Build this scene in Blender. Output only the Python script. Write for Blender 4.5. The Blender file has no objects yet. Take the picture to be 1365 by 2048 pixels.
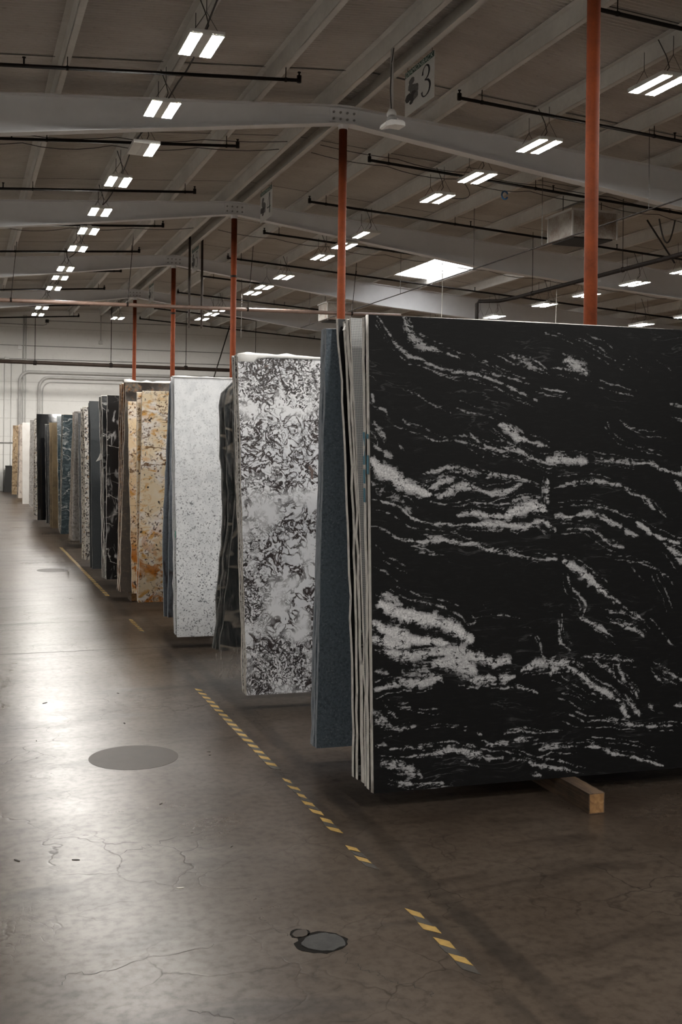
import bpy, math, random
import numpy as np
from mathutils import Vector, Matrix

# ------------------------------------------------------------------ camera
SC = bpy.context.scene
COL = SC.collection
CAM_H, YAW, ROLL, FPX = 1.58, 0.3286, 0.0116, 2237.15
cam = bpy.data.cameras.new('camera')
cam.sensor_fit = 'VERTICAL'; cam.sensor_height = 36.0
cam.lens = 36.0 * FPX / 2048.0
cam.shift_y = -128.6 / 2048.0
cam.clip_start = 0.05; cam.clip_end = 200
cam_o = bpy.data.objects.new('camera', cam); COL.objects.link(cam_o)
_F = Vector((math.sin(YAW), math.cos(YAW), 0)); _R = Vector((math.cos(YAW), -math.sin(YAW), 0)); _U = Vector((0, 0, 1))
_cx = _R * math.cos(ROLL) + _U * math.sin(ROLL)
_cy = _U * math.cos(ROLL) - _R * math.sin(ROLL)
_m = Matrix((_cx, _cy, -_F)).transposed().to_4x4(); _m.translation = (0, 0, CAM_H)
cam_o.matrix_world = _m
SC.camera = cam_o

# ------------------------------------------------------------------ world, exposure
w = bpy.data.worlds.new('world'); SC.world = w; w.use_nodes = True
w.node_tree.nodes['Background'].inputs[0].default_value = (0.8, 0.9, 1.0, 1)
w.node_tree.nodes['Background'].inputs[1].default_value = 0.02
SC.view_settings.view_transform = 'Standard'; SC.view_settings.look = 'None'
SC.view_settings.gamma = 1.0; SC.view_settings.use_curve_mapping = False
SC.view_settings.exposure = 2.0
SC.cycles.use_denoising = True
SC.cycles.max_bounces = 6; SC.cycles.diffuse_bounces = 3; SC.cycles.glossy_bounces = 3
SC.cycles.use_adaptive_sampling = True; SC.cycles.adaptive_threshold = 0.08; SC.cycles.adaptive_min_samples = 12
SC.cycles.caustics_reflective = False; SC.cycles.caustics_refractive = False
SC.cycles.sample_clamp_indirect = 4.0
LAMP = 62.0          # brightness of the lit LED panels
SKY = 1.3            # brightness of daylight behind the skylight sheet
random.seed(7); RNG = np.random.default_rng(7)

# ------------------------------------------------------------------ building numbers (metres)
XR = 4.68                                  # ridge line, also the column line
SLOPE = 0.074
BAY = 6.1
FRAMES = [7.69 + BAY * k for k in range(5)]
X0, X1, Y0, Y1 = -7.0, 30.0, -6.0, 38.9    # hall extents
def ztop(x): return 6.02 - SLOPE * abs(x - XR)          # top of the beams = underside of the purlins
def zdeck(x): return ztop(x) + 0.20
def zbot(x):
    d = abs(x - XR)
    return ztop(x) - (0.23 + 0.30 * min(d, 5.1) / 5.1 + 0.004 * max(d - 5.1, 0))

# ------------------------------------------------------------------ mesh helpers
WLOC = {}
class MB:
    def __init__(s): s.V = []; s.F = []; s.M = []
    def add(s, V, F, mi=0):
        n = len(s.V); s.V += [tuple(v) for v in V]; s.F += [tuple(i + n for i in f) for f in F]; s.M += [mi] * len(F); return s
    def box(s, x0, x1, y0, y1, z0, z1, mi=0):
        V = [(x, y, z) for z in (z0, z1) for y in (y0, y1) for x in (x0, x1)]
        return s.add(V, [(0, 2, 3, 1), (4, 5, 7, 6), (0, 1, 5, 4), (2, 6, 7, 3), (0, 4, 6, 2), (1, 3, 7, 5)], mi)
    def tube(s, pts, r, n=8, mi=0):
        P = [Vector(p) for p in pts]; rings = []
        up = None
        for i, p in enumerate(P):
            t = (P[min(i + 1, len(P) - 1)] - P[max(i - 1, 0)]).normalized()
            if up is None or abs(up.dot(t)) > 0.99:
                up = Vector((0, 0, 1)) if abs(t.z) < 0.9 else Vector((1, 0, 0))
            a = (up - t * up.dot(t)).normalized(); b = t.cross(a); up = a
            rr = r[i] if isinstance(r, (list, tuple)) else r
            rings.append([p + a * (rr * math.cos(2 * math.pi * k / n)) + b * (rr * math.sin(2 * math.pi * k / n)) for k in range(n)])
        V = [v for g in rings for v in g]; F = []
        for i in range(len(P) - 1):
            for k in range(n):
                a0, a1 = i * n + k, i * n + (k + 1) % n
                F.append((a0, a1, a1 + n, a0 + n))
        F.append(tuple(range(n))[::-1]); F.append(tuple(range((len(P) - 1) * n, len(P) * n)))
        return s.add(V, F, mi)
    def prism(s, poly, axis, a, b, mi=0):
        # poly: list of 2-tuples in the plane normal to axis ('y': (x,z); 'x': (y,z); 'z': (x,y))
        def mk(p, t): return {'y': (p[0], t, p[1]), 'x': (t, p[0], p[1]), 'z': (p[0], p[1], t)}[axis]
        n = len(poly); V = [mk(p, a) for p in poly] + [mk(p, b) for p in poly]
        F = [tuple(range(n)), tuple(range(n, 2 * n))[::-1]] + [(i, i + n, (i + 1) % n + n, (i + 1) % n) for i in range(n)]
        return s.add(V, F, mi)
    def build(s, name, mats, parent=None, smooth=False, loc=None):
        return mesh_obj(name, s.V, s.F, mats, parent, smooth, loc, s.M)
def mesh_obj(name, V, F, mats, parent=None, smooth=False, loc=None, MI=None):
    base = Vector(WLOC[parent.name]) if parent is not None else Vector((0, 0, 0))
    off = Vector(loc) if loc is not None else base
    me = bpy.data.meshes.new(name)
    A = np.array(V, dtype=np.float64) - np.array(off)
    me.from_pydata([tuple(v) for v in A], [], F); me.validate()
    if not isinstance(mats, (list, tuple)): mats = [mats]
    for m in mats: me.materials.append(m)
    if MI is not None and len(mats) > 1 and len(me.polygons) == len(MI):
        me.polygons.foreach_set('material_index', MI)
    bm_fix(me)
    if smooth: me.polygons.foreach_set('use_smooth', [True] * len(me.polygons))
    me.update()
    o = bpy.data.objects.new(name, me); COL.objects.link(o)
    if parent is not None:
        o.parent = parent; o.location = off - base
    else:
        o.location = off
    WLOC[o.name] = tuple(off)
    return o
def bm_fix(me):
    import bmesh
    b = bmesh.new(); b.from_mesh(me); bmesh.ops.recalc_face_normals(b, faces=b.faces); b.to_mesh(me); b.free()
def thing(name, loc, label, cat, group=None):
    o = bpy.data.objects.new(name, None); COL.objects.link(o); o.empty_display_size = 0.1
    o.location = loc; WLOC[o.name] = tuple(loc)
    return tag(o, label, cat, group)
def tag(o, label, cat, group=None):
    o['label'] = label; o['category'] = cat
    if group: o['group'] = group
    return o
def struct(o): o['kind'] = 'structure'; return o
def copy_tree(root, loc):
    c = root.copy(); COL.objects.link(c); c.location = loc; WLOC[c.name] = tuple(loc)
    for ch in root.children:
        d = ch.copy(); COL.objects.link(d); d.parent = c
    return c

# ------------------------------------------------------------------ material helpers
def new_mat(name, color=(0.5, 0.5, 0.5), rough=0.5, metal=0.0, spec=0.5):
    m = bpy.data.materials.new(name); m.use_nodes = True
    p = m.node_tree.nodes['Principled BSDF']
    p.inputs['Base Color'].default_value = (*color, 1); p.inputs['Roughness'].default_value = rough
    p.inputs['Metallic'].default_value = metal; p.inputs['Specular IOR Level'].default_value = spec
    return m
class NT:
    """tiny node-graph writer"""
    def __init__(s, m): s.t = m.node_tree; s.p = s.t.nodes['Principled BSDF']
    def n(s, kind, **props):
        nd = s.t.nodes.new(kind)
        for k, v in props.items(): setattr(nd, k, v)
        return nd
    def link(s, a, b): s.t.links.new(a, b)
    def setin(s, sock, v):
        if isinstance(v, bpy.types.NodeSocket): s.link(v, sock)
        elif isinstance(v, (tuple, list)) and len(v) == 3 and sock.type == 'RGBA': sock.default_value = (*v, 1)
        else: sock.default_value = v
    def math(s, op, a, b=0.0, c=0.0, clamp=False):
        nd = s.n('ShaderNodeMath', operation=op, use_clamp=clamp)
        for i, v in enumerate((a, b, c)): s.setin(nd.inputs[i], v)
        return nd.outputs[0]
    def vmath(s, op, a, b):
        nd = s.n('ShaderNodeVectorMath', operation=op); s.setin(nd.inputs[0], a); s.setin(nd.inputs[1], b); return nd.outputs[0]
    def rng(s, v, lo, hi, a=0.0, b=1.0):
        nd = s.n('ShaderNodeMapRange'); nd.clamp = True
        for i, q in enumerate((v, lo, hi, a, b)): s.setin(nd.inputs[i], q)
        return nd.outputs[0]
    def mix(s, f, a, b):
        nd = s.n('ShaderNodeMix', data_type='RGBA'); s.setin(nd.inputs[0], f); s.setin(nd.inputs[6], a); s.setin(nd.inputs[7], b); return nd.outputs[2]
    def noise(s, co, scale, detail=4.0, dist=0.0, rough=0.55):
        nd = s.n('ShaderNodeTexNoise'); s.setin(nd.inputs['Vector'], co); nd.inputs['Scale'].default_value = scale
        nd.inputs['Detail'].default_value = detail; nd.inputs['Distortion'].default_value = dist; nd.inputs['Roughness'].default_value = rough
        return nd.outputs['Fac']
    def noisec(s, co, scale, detail=3.0):
        nd = s.n('ShaderNodeTexNoise'); s.setin(nd.inputs['Vector'], co); nd.inputs['Scale'].default_value = scale
        nd.inputs['Detail'].default_value = detail; return nd.outputs['Color']
    def voro(s, co, scale, feature='DISTANCE_TO_EDGE'):
        nd = s.n('ShaderNodeTexVoronoi', feature=feature); s.setin(nd.inputs['Vector'], co); nd.inputs['Scale'].default_value = scale
        return nd.outputs['Distance']
    def mapping(s, co, rot=(0, 0, 0), scale=(1, 1, 1)):
        nd = s.n('ShaderNodeMapping'); s.setin(nd.inputs['Vector'], co); nd.inputs['Rotation'].default_value = rot; nd.inputs['Scale'].default_value = scale
        return nd.outputs[0]
    def objco(s, rnd=True):
        tc = s.n('ShaderNodeTexCoord').outputs['Object']
        if not rnd: return tc
        r = s.n('ShaderNodeObjectInfo').outputs['Random']
        return s.vmath('ADD', tc, s.math('MULTIPLY', r, 37.0))
    def warp(s, co, scale, amp):
        c = s.vmath('SUBTRACT', s.noisec(co, scale), (0.5, 0.5, 0.5))
        nd = s.n('ShaderNodeVectorMath', operation='SCALE'); s.link(c, nd.inputs[0]); nd.inputs['Scale'].default_value = amp
        return s.vmath('ADD', co, nd.outputs[0])
    def bump(s, h, strength=0.3, dist=0.01):
        nd = s.n('ShaderNodeBump'); s.setin(nd.inputs['Height'], h); nd.inputs['Strength'].default_value = strength; nd.inputs['Distance'].default_value = dist
        s.link(nd.outputs[0], s.p.inputs['Normal'])
    def color(s, v): s.setin(s.p.inputs['Base Color'], v)
    def rough(s, v): s.setin(s.p.inputs['Roughness'], v)

def painted(name, c, rough=0.55, var=0.25, scale=3.0, dirt=None, bump=0.0):
    m = new_mat(name, c, rough); g = NT(m); co = g.objco()
    n1 = g.noise(co, scale, 5); n2 = g.noise(co, scale * 9, 4)
    k = g.math('ADD', g.math('MULTIPLY', n1, 0.7), g.math('MULTIPLY', n2, 0.3))
    d = dirt or tuple(v * (1 - var) for v in c)
    g.color(g.mix(g.rng(k, 0.35, 0.65), d, c))
    if bump: g.bump(n2, bump, 0.01)
    return m

def stone(name, base, layers, rough=0.35, spec=0.4, bump=0.0):
    """layered rock: each layer mixes a colour over the rest by a noise or crack field"""
    m = new_mat(name, base, rough, spec=spec); g = NT(m); co = g.objco(); cur = base
    for L in layers:
        c2 = co
        if 'rot' in L or 'sc' in L: c2 = g.mapping(co, L.get('rot', (0, 0, 0)), L.get('sc', (1, 1, 1)))
        if 'warp' in L: c2 = g.warp(c2, *L['warp'])
        if L['t'] == 'n': f = g.rng(g.noise(c2, L['s'], L.get('d', 4), L.get('dist', 0)), L['lo'], L['hi'])
        elif L['t'] == 'e': f = g.rng(g.voro(c2, L['s']), L['lo'], L['hi'])
        elif L['t'] == 'c': f = g.rng(g.voro(c2, L['s'], 'F1'), L['lo'], L['hi'])
        elif L['t'] == 'r':   # thin ridge line of a noise field
            f = g.rng(g.math('ABSOLUTE', g.math('SUBTRACT', g.noise(c2, L['s'], L.get('d', 4), L.get('dist', 0)), 0.5)), L['lo'], L['hi'])
        if 'mask' in L:
            ms, lo, hi = L['mask'][:3]; f = g.math('MULTIPLY', f, g.rng(g.noise(co, ms, 3), lo, hi))
        if 'z' in L:          # share that changes with height on the slab (banding in the rock)
            z = g.n('ShaderNodeSeparateXYZ'); g.link(g.objco(False), z.inputs[0])
            zz = g.math('ADD', z.outputs[2], g.math('MULTIPLY', g.math('SUBTRACT', g.noise(co, 3.0, 3), 0.5), 0.8))
            f = g.math('MULTIPLY', f, g.rng(zz, *L['z']))
        if 'k' in L: f = g.math('MULTIPLY', f, L['k'])
        cur = g.mix(f, cur, L['c'])
    g.color(cur)
    if bump: g.bump(g.noise(co, 120, 3), bump, 0.004)
    return m

# ------------------------------------------------------------------ materials
M = {}
def floor_material():
    m = new_mat('polished_concrete', rough=0.3, spec=0.32); g = NT(m); co = g.objco(False)
    big = g.noise(co, 0.35, 6, 0.4); mid = g.noise(co, 1.6, 6, 0.6); fine = g.noise(co, 26, 5); grain = g.noise(co, 160, 3)
    c = g.mix(g.rng(big, 0.35, 0.68), (0.038, 0.027, 0.0195), (0.078, 0.059, 0.044))
    c = g.mix(g.rng(mid, 0.40, 0.72, 0.0, 0.55), c, (0.094, 0.074, 0.057))
    c = g.mix(g.rng(fine, 0.46, 0.70, 0.0, 0.5), c, (0.016, 0.0115, 0.0085))
    c = g.mix(g.rng(grain, 0.52, 0.75, 0.0, 0.3), c, (0.09, 0.075, 0.062))
    st = g.noise(g.mapping(co, (0, 0, 0), (1.0, 3.5, 1.0)), 1.1, 6, 0.8)
    c = g.mix(g.rng(st, 0.52, 0.70, 0.0, 0.65), c, (0.014, 0.0095, 0.007))
    # hairline crazing, only in patches
    wc = g.warp(co, 5.0, 0.22)
    cr = g.rng(g.voro(wc, 3.1), 0.0, 0.016, 1.0, 0.0)
    cr = g.math('MULTIPLY', cr, g.rng(g.noise(co, 1.3, 4), 0.46, 0.62))
    wc2 = g.warp(co, 11.0, 0.12)
    cr2 = g.math('MULTIPLY', g.rng(g.voro(wc2, 8.0), 0.0, 0.022, 0.7, 0.0), g.rng(g.noise(co, 2.1, 4), 0.55, 0.68))
    cr = g.math('MAXIMUM', cr, cr2)
    c = g.mix(g.math('MULTIPLY', cr, 0.6), c, (0.016, 0.013, 0.011))
    # dark scuffs
    sp = g.rng(g.noise(g.mapping(co, (0, 0, 0.5), (1, 2.2, 1)), 9.0, 2), 0.74, 0.78)
    c = g.mix(g.math('MULTIPLY', sp, 0.6), c, (0.016, 0.013, 0.011))
    # old glue line that runs beside the hazard tape
    x = g.n('ShaderNodeSeparateXYZ'); g.link(co, x.inputs[0])
    xx = g.math('ADD', x.outputs[0], g.math('MULTIPLY', g.math('SUBTRACT', g.noise(co, 7, 3), 0.5), 0.05))
    band = g.rng(g.math('ABSOLUTE', g.math('SUBTRACT', xx, 1.635)), 0.028, 0.055, 1.0, 0.0)
    band = g.math('MULTIPLY', band, g.rng(g.noise(co, 2.3, 4), 0.35, 0.6, 0.25, 0.9))
    c = g.mix(g.math('MULTIPLY', band, 0.7), c, (0.022, 0.018, 0.015))
    b2 = g.rng(g.math('ABSOLUTE', g.math('SUBTRACT', xx, 1.50)), 0.03, 0.045, 1.0, 0.0)
    c = g.mix(g.math('MULTIPLY', b2, g.rng(g.noise(co, 3.1, 4), 0.42, 0.62, 0.1, 0.75)), c, (0.028, 0.023, 0.019))
    g.color(c)
    sp_ = g.math('MULTIPLY', g.rng(mid, 0.35, 0.65, 0.15, 0.24), g.rng(fine, 0.35, 0.65, 1.15, 0.8))
    sp_ = g.math('MULTIPLY', sp_, g.rng(cr, 0.0, 1.0, 1.0, 0.25))
    g.setin(g.p.inputs['Specular IOR Level'], sp_)
    g.rough(g.math('ADD', g.math('ADD', g.rng(g.noise(co, 0.8, 2), 0.3, 0.7, 0.27, 0.31), g.rng(st, 0.45, 0.75, 0.0, 0.05)), g.math('MULTIPLY', g.math('SUBTRACT', fine, 0.5), 0.035)))
    g.bump(g.math('SUBTRACT', g.math('MULTIPLY', fine, 0.12), cr), 0.05, 0.010)
    return m
M['floor'] = floor_material()
M['joint'] = new_mat('joint_filler', (0.02, 0.017, 0.014), 0.8)
M['patch'] = painted('worn_concrete_patch', (0.040, 0.031, 0.024), 0.45, 0.2, 14); M['patch'].node_tree.nodes['Principled BSDF'].inputs['Specular IOR Level'].default_value = 0.08
M['asphalt'] = painted('grey_mortar_fill', (0.042, 0.041, 0.039), 0.95, 0.4, 30, bump=0.5)
M['hole'] = new_mat('dark_rim', (0.008, 0.007, 0.006), 0.95, spec=0.1)
M['chip'] = new_mat('pale_chip', (0.5, 0.47, 0.43), 0.8)
M['tape_yellow'] = painted('yellow_tape', (0.34, 0.21, 0.045), 0.6, 0.35, 40)
M['tape_black'] = painted('black_tape', (0.035, 0.028, 0.02), 0.6, 0.4, 40)
def deck_material():
    m = new_mat('ribbed_roof_sheet', rough=0.55); g = NT(m); co = g.objco(False)
    n = g.noise(g.mapping(co, (0, 0, 0), (0.5, 1.2, 1)), 0.9, 5, 0.5); f = g.noise(co, 12, 4)
    c = g.mix(g.rng(n, 0.35, 0.7), (0.46, 0.425, 0.38), (0.58, 0.55, 0.505))
    g.color(g.mix(g.rng(f, 0.58, 0.75, 0, 0.3), c, (0.26, 0.23, 0.20)))
    return m
M['deck'] = deck_material()
M['purlin'] = painted('purlin_paint', (0.64, 0.62, 0.585), 0.55, 0.22, 1.4)
M['beam'] = painted('beam_paint', (0.72, 0.72, 0.73), 0.6, 0.12, 0.8)
M['bolt'] = painted('bolt_steel', (0.30, 0.29, 0.28), 0.45, 0.3, 20)
M['column'] = painted('red_oxide_paint', (0.160, 0.034, 0.009), 0.75, 0.35, 6.0, dirt=(0.095, 0.021, 0.007))
M['pipe'] = painted('black_pipe', (0.014, 0.010, 0.008), 0.7, 0.4, 8)
M['rust_pipe'] = painted('rust_pipe', (0.20, 0.13, 0.10), 0.45, 0.35, 5)
M['brown_pipe'] = painted('brown_pipe', (0.045, 0.032, 0.025), 0.5, 0.4, 5)
for _k in ('pipe', 'brown_pipe', 'column'): M[_k].node_tree.nodes['Principled BSDF'].inputs['Specular IOR Level'].default_value = 0.15
M['wire'] = new_mat('dark_wire', (0.03, 0.026, 0.024), 0.6)
M['white_wire'] = new_mat('pale_cord', (0.5, 0.48, 0.44), 0.6)
M['galv'] = painted('galvanised_conduit', (0.62, 0.61, 0.59), 0.4, 0.15, 6)
M['housing'] = painted('white_enamel', (0.62, 0.61, 0.58), 0.4, 0.1, 6)
def emit(name, col, s):
    m = new_mat(name, (0.9, 0.9, 0.9), 0.4); p = m.node_tree.nodes['Principled BSDF']
    p.inputs['Emission Color'].default_value = (*col, 1); p.inputs['Emission Strength'].default_value = s; return m
M['lamp'] = emit('lit_led_panel', (1.0, 0.965, 0.91), LAMP)
M['lamp_off'] = painted('unlit_led_panel', (0.62, 0.60, 0.55), 0.35, 0.1, 6)
M['sky_sheet'] = emit('daylit_fibreglass', (0.97, 0.98, 1.0), SKY)
def wall_material():
    m = new_mat('white_block_wall', rough=0.6); g = NT(m); co = g.objco(False)
    n = g.noise(co, 0.5, 6, 0.4); f = g.noise(co, 9, 5)
    c = g.mix(g.rng(n, 0.35, 0.7), (0.76, 0.75, 0.72), (0.84, 0.83, 0.805))
    c = g.mix(g.rng(f, 0.55, 0.8, 0, 0.25), c, (0.50, 0.48, 0.45))
    z = g.n('ShaderNodeSeparateXYZ'); g.link(co, z.inputs[0])
    # scuffed, dirty lower half metre
    zz = g.math('ADD', z.outputs[2], g.math('MULTIPLY', g.math('SUBTRACT', g.noise(co, 2.2, 5), 0.5), 1.3))
    c = g.mix(g.rng(zz, 0.1, 0.9, 0.75, 0.0), c, (0.20, 0.195, 0.185))
    fr = g.math('FRACT', g.math('DIVIDE', z.outputs[2], 0.61))
    c = g.mix(g.rng(g.math('ABSOLUTE', g.math('SUBTRACT', fr, 0.5)), 0.47, 0.495, 0.0, 0.35), c, (0.36, 0.345, 0.32))
    g.color(c); g.bump(f, 0.2, 0.01); return m
M['wall'] = wall_material()
M['sign_white'] = painted('sign_board', (0.62, 0.61, 0.59), 0.5, 0.1, 5)
M['sign_green'] = new_mat('sign_green', (0.010, 0.055, 0.034), 0.5)
M['sign_ink'] = new_mat('sign_ink', (0.008, 0.008, 0.012), 0.5)
M['sign_letter'] = new_mat('sign_lettering', (0.55, 0.60, 0.56), 0.5)
M['sign_grey'] = painted('sign_grey_print', (0.16, 0.155, 0.15), 0.6, 0.6, 60)
M['sign_dark'] = painted('sign_dark_print', (0.035, 0.033, 0.032), 0.6, 0.5, 60)
def wood_material():
    m = new_mat('sawn_timber', rough=0.75); g = NT(m); co = g.objco()
    n = g.noise(g.mapping(co, (0, 0, 0), (18, 1.2, 18)), 3.0, 5, 0.6); s = g.noise(co, 7, 4)
    c = g.mix(g.rng(n, 0.35, 0.65), (0.045, 0.028, 0.018), (0.125, 0.078, 0.045))
    g.color(g.mix(g.rng(s, 0.5, 0.7, 0, 0.6), c, (0.025, 0.017, 0.012))); g.bump(n, 0.4, 0.004); return m
M['wood'] = wood_material()
def wood_end():
    m = new_mat('timber_end_grain', rough=0.8); g = NT(m); co = g.objco()
    n = g.noise(co, 30, 5, 1.0)
    g.color(g.mix(g.rng(n, 0.35, 0.65), (0.17, 0.085, 0.03), (0.30, 0.165, 0.065))); return m
M['wood_end'] = wood_end()
M['cooler'] = painted('weathered_sheet_metal', (0.46, 0.44, 0.41), 0.55, 0.4, 4, dirt=(0.20, 0.14, 0.10))
M['black'] = new_mat('black_void', (0.012, 0.011, 0.010), 0.7)
M['blue_plastic'] = new_mat('blue_hook', (0.03, 0.10, 0.22), 0.4)
M['film'] = painted('white_film', (0.80, 0.79, 0.77), 0.35, 0.1, 20)
def clear_film(name='clear_stretch_film', lo=0.02, hi=0.32):
    m = bpy.data.materials.new(name); m.use_nodes = True; t = m.node_tree
    p = t.nodes['Principled BSDF']; out = t.nodes['Material Output']
    p.inputs['Base Color'].default_value = (0.75, 0.72, 0.68, 1); p.inputs['Roughness'].default_value = 0.12
    tr = t.nodes.new('ShaderNodeBsdfTransparent'); mx = t.nodes.new('ShaderNodeMixShader')
    g = NT(m); n = g.noise(g.mapping(g.objco(), (0, 0.4, 0), (3, 3, 0.7)), 9, 4, 1.5)
    g.link(g.rng(n, 0.48, 0.78, lo, hi), mx.inputs[0]); g.link(tr.outputs[0], mx.inputs[1]); g.link(p.outputs[0], mx.inputs[2]); g.link(mx.outputs[0], out.inputs[0])
    g.bump(n, 0.6, 0.02)
    return m
M['clear_film'] = clear_film()
M['loose_film'] = clear_film('crumpled_stretch_film', 0.10, 0.75)
M['paint_blue'] = new_mat('blue_crayon', (0.02, 0.16, 0.24), 0.6)
M['paint_green'] = new_mat('green_crayon', (0.10, 0.42, 0.33), 0.6)

# ---- stones
def edge_mat(name, a, b, c, s=60):
    m = new_mat(name, rough=0.75); g = NT(m); co = g.objco()
    n = g.noise(g.mapping(co, (0, 0, 0), (1, 1, 0.35)), s, 4); k = g.noise(co, 14, 4)
    col = g.mix(g.rng(n, 0.35, 0.62), b, a)
    g.color(g.mix(g.rng(k, 0.58, 0.72, 0, 0.7), col, c)); g.bump(n, 0.7, 0.006); return m
E_PALE = edge_mat('sawn_edge_pale', (0.74, 0.72, 0.68), (0.52, 0.50, 0.47), (0.20, 0.19, 0.19))
E_CREAM = edge_mat('sawn_edge_cream', (0.62, 0.56, 0.47), (0.42, 0.36, 0.29), (0.15, 0.12, 0.10))
E_BLUE = edge_mat('sawn_edge_blue', (0.26, 0.29, 0.33), (0.15, 0.175, 0.20), (0.09, 0.105, 0.125))
E_DARK = edge_mat('sawn_edge_dark', (0.10, 0.105, 0.105), (0.035, 0.036, 0.037), (0.25, 0.24, 0.22))
E_SPECK = edge_mat('sawn_edge_speckled', (0.66, 0.64, 0.60), (0.30, 0.27, 0.24), (0.07, 0.055, 0.05), 90)
E_RUST = edge_mat('sawn_edge_rust', (0.58, 0.50, 0.43), (0.36, 0.27, 0.20), (0.16, 0.10, 0.07))

def vein_stone():
    m = new_mat('black_granite_white_veins', rough=0.5, spec=0.12); g = NT(m); co = g.objco(False)
    at = g.n('ShaderNodeAttribute', attribute_name='vein').outputs['Fac']
    n1 = g.noise(g.warp(co, 9, 0.05), 26, 7, 0.6, 0.62); n2 = g.noise(co, 130, 4)
    fl = g.noise(g.mapping(co, (0, -0.30, 0), (7, 1, 34)), 2.6, 6, 0.8)
    f = g.math('ADD', at, g.math('MULTIPLY', g.math('SUBTRACT', n1, 0.5), 1.75))
    f = g.math('ADD', f, g.math('MULTIPLY', g.math('SUBTRACT', fl, 0.5), 1.1))
    n3 = g.noise(co, 75, 5, 0.8)
    f = g.math('ADD', f, g.math('MULTIPLY', g.math('SUBTRACT', n3, 0.5), 0.9))
    ck = g.rng(g.math('ABSOLUTE', g.math('SUBTRACT', g.noise(g.mapping(g.warp(co, 6, 0.08), (0, -0.35, 0), (1, 1, 2.2)), 9, 6, 0.8), 0.5)), 0.0, 0.020, 0.55, 0.0)
    f = g.math('SUBTRACT', f, ck)
    gate = g.rng(at, 0.03, 0.16)
    f = g.math('MULTIPLY', g.rng(f, 0.33, 0.56), gate)
    white = g.mix(g.rng(n2, 0.35, 0.7), (0.32, 0.32, 0.33), (0.66, 0.66, 0.67))
    white = g.mix(g.rng(at, 0.3, 0.9), (0.15, 0.15, 0.155), white)
    # faint flow lines everywhere in the dark ground
    ln = g.math('ABSOLUTE', g.math('SUBTRACT', g.noise(g.mapping(g.warp(co, 1.6, 0.25), (0, -0.30, 0), (1.0, 1, 8)), 2.2, 7, 0.4), 0.5))
    lf = g.math('MULTIPLY', g.rng(ln, 0.0, 0.012, 1.0, 0.0), g.rng(g.noise(co, 5, 4), 0.5, 0.68, 0.0, 0.45))
    ground = g.mix(g.rng(fl, 0.5, 0.8, 0, 0.6), (0.004, 0.004, 0.0043), (0.013, 0.013, 0.0135))
    c = g.mix(lf, ground, (0.16, 0.16, 0.165))
    g.color(g.mix(f, c, white)); g.rough(g.rng(f, 0, 1, 0.40, 0.5)); return m
ST = {}
ST['black_vein'] = (vein_stone(), E_PALE)
_bl = stone('black_granite', (0.005, 0.005, 0.0055), [dict(t='r', s=2.2, d=6, lo=0.012, hi=0.0, c=(0.25, 0.25, 0.25), warp=(2, 0.3), sc=(1, 1, 3), mask=(4, 0.5, 0.65))], 0.3)
ST['black_edge'] = (_bl, E_PALE)
ST['black_vein2'] = (stone('black_granite_white_clouds', (0.010, 0.010, 0.011), [
    dict(t='n', s=7, d=7, dist=0.8, lo=0.56, hi=0.68, c=(0.50, 0.50, 0.50), rot=(0, 0.7, 0), sc=(1.6, 1, 0.7), mask=(1.7, 0.42, 0.6)),
    dict(t='r', s=1.8, d=5, lo=0.012, hi=0.003, c=(0.55, 0.54, 0.52), warp=(2, 0.4), rot=(0, 0.4, 0), sc=(1, 1, 2.5), mask=(3, 0.4, 0.6))], 0.3), E_PALE)
def net_back():
    m = new_mat('resin_net_backing', rough=0.7); g = NT(m); co = g.objco(False)
    x = g.n('ShaderNodeSeparateXYZ'); g.link(co, x.inputs[0])
    def ln(v): return g.rng(g.math('ABSOLUTE', g.math('SUBTRACT', g.math('FRACT', g.math('MULTIPLY', v, 125.0)), 0.5)), 0.22, 0.34)
    f = g.math('MAXIMUM', ln(x.outputs[0]), ln(x.outputs[2])); n = g.noise(co, 6, 4)
    g.color(g.mix(f, g.mix(n, (0.09, 0.10, 0.115), (0.20, 0.21, 0.22)), (0.50, 0.50, 0.49))); return m
ST['mesh'] = (net_back(), E_PALE)
ST['blue'] = (stone('blue_grey_granite', (0.145, 0.185, 0.222), [
    dict(t='n', s=80, d=4, lo=0.45, hi=0.66, c=(0.08, 0.108, 0.136)), dict(t='n', s=105, d=3, lo=0.58, hi=0.70, c=(0.25, 0.29, 0.33)),
    dict(t='n', s=3, d=5, lo=0.45, hi=0.75, c=(0.13, 0.18, 0.22), k=0.5)], 0.5), E_BLUE)
ST['blue_grey'] = (stone('slate_blue_stone', (0.20, 0.225, 0.265), [
    dict(t='n', s=60, d=4, lo=0.45, hi=0.7, c=(0.13, 0.15, 0.18)), dict(t='r', s=1.3, d=5, lo=0.02, hi=0.0, c=(0.06, 0.05, 0.05), sc=(1, 1, 0.5))], 0.5), E_BLUE)
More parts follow.
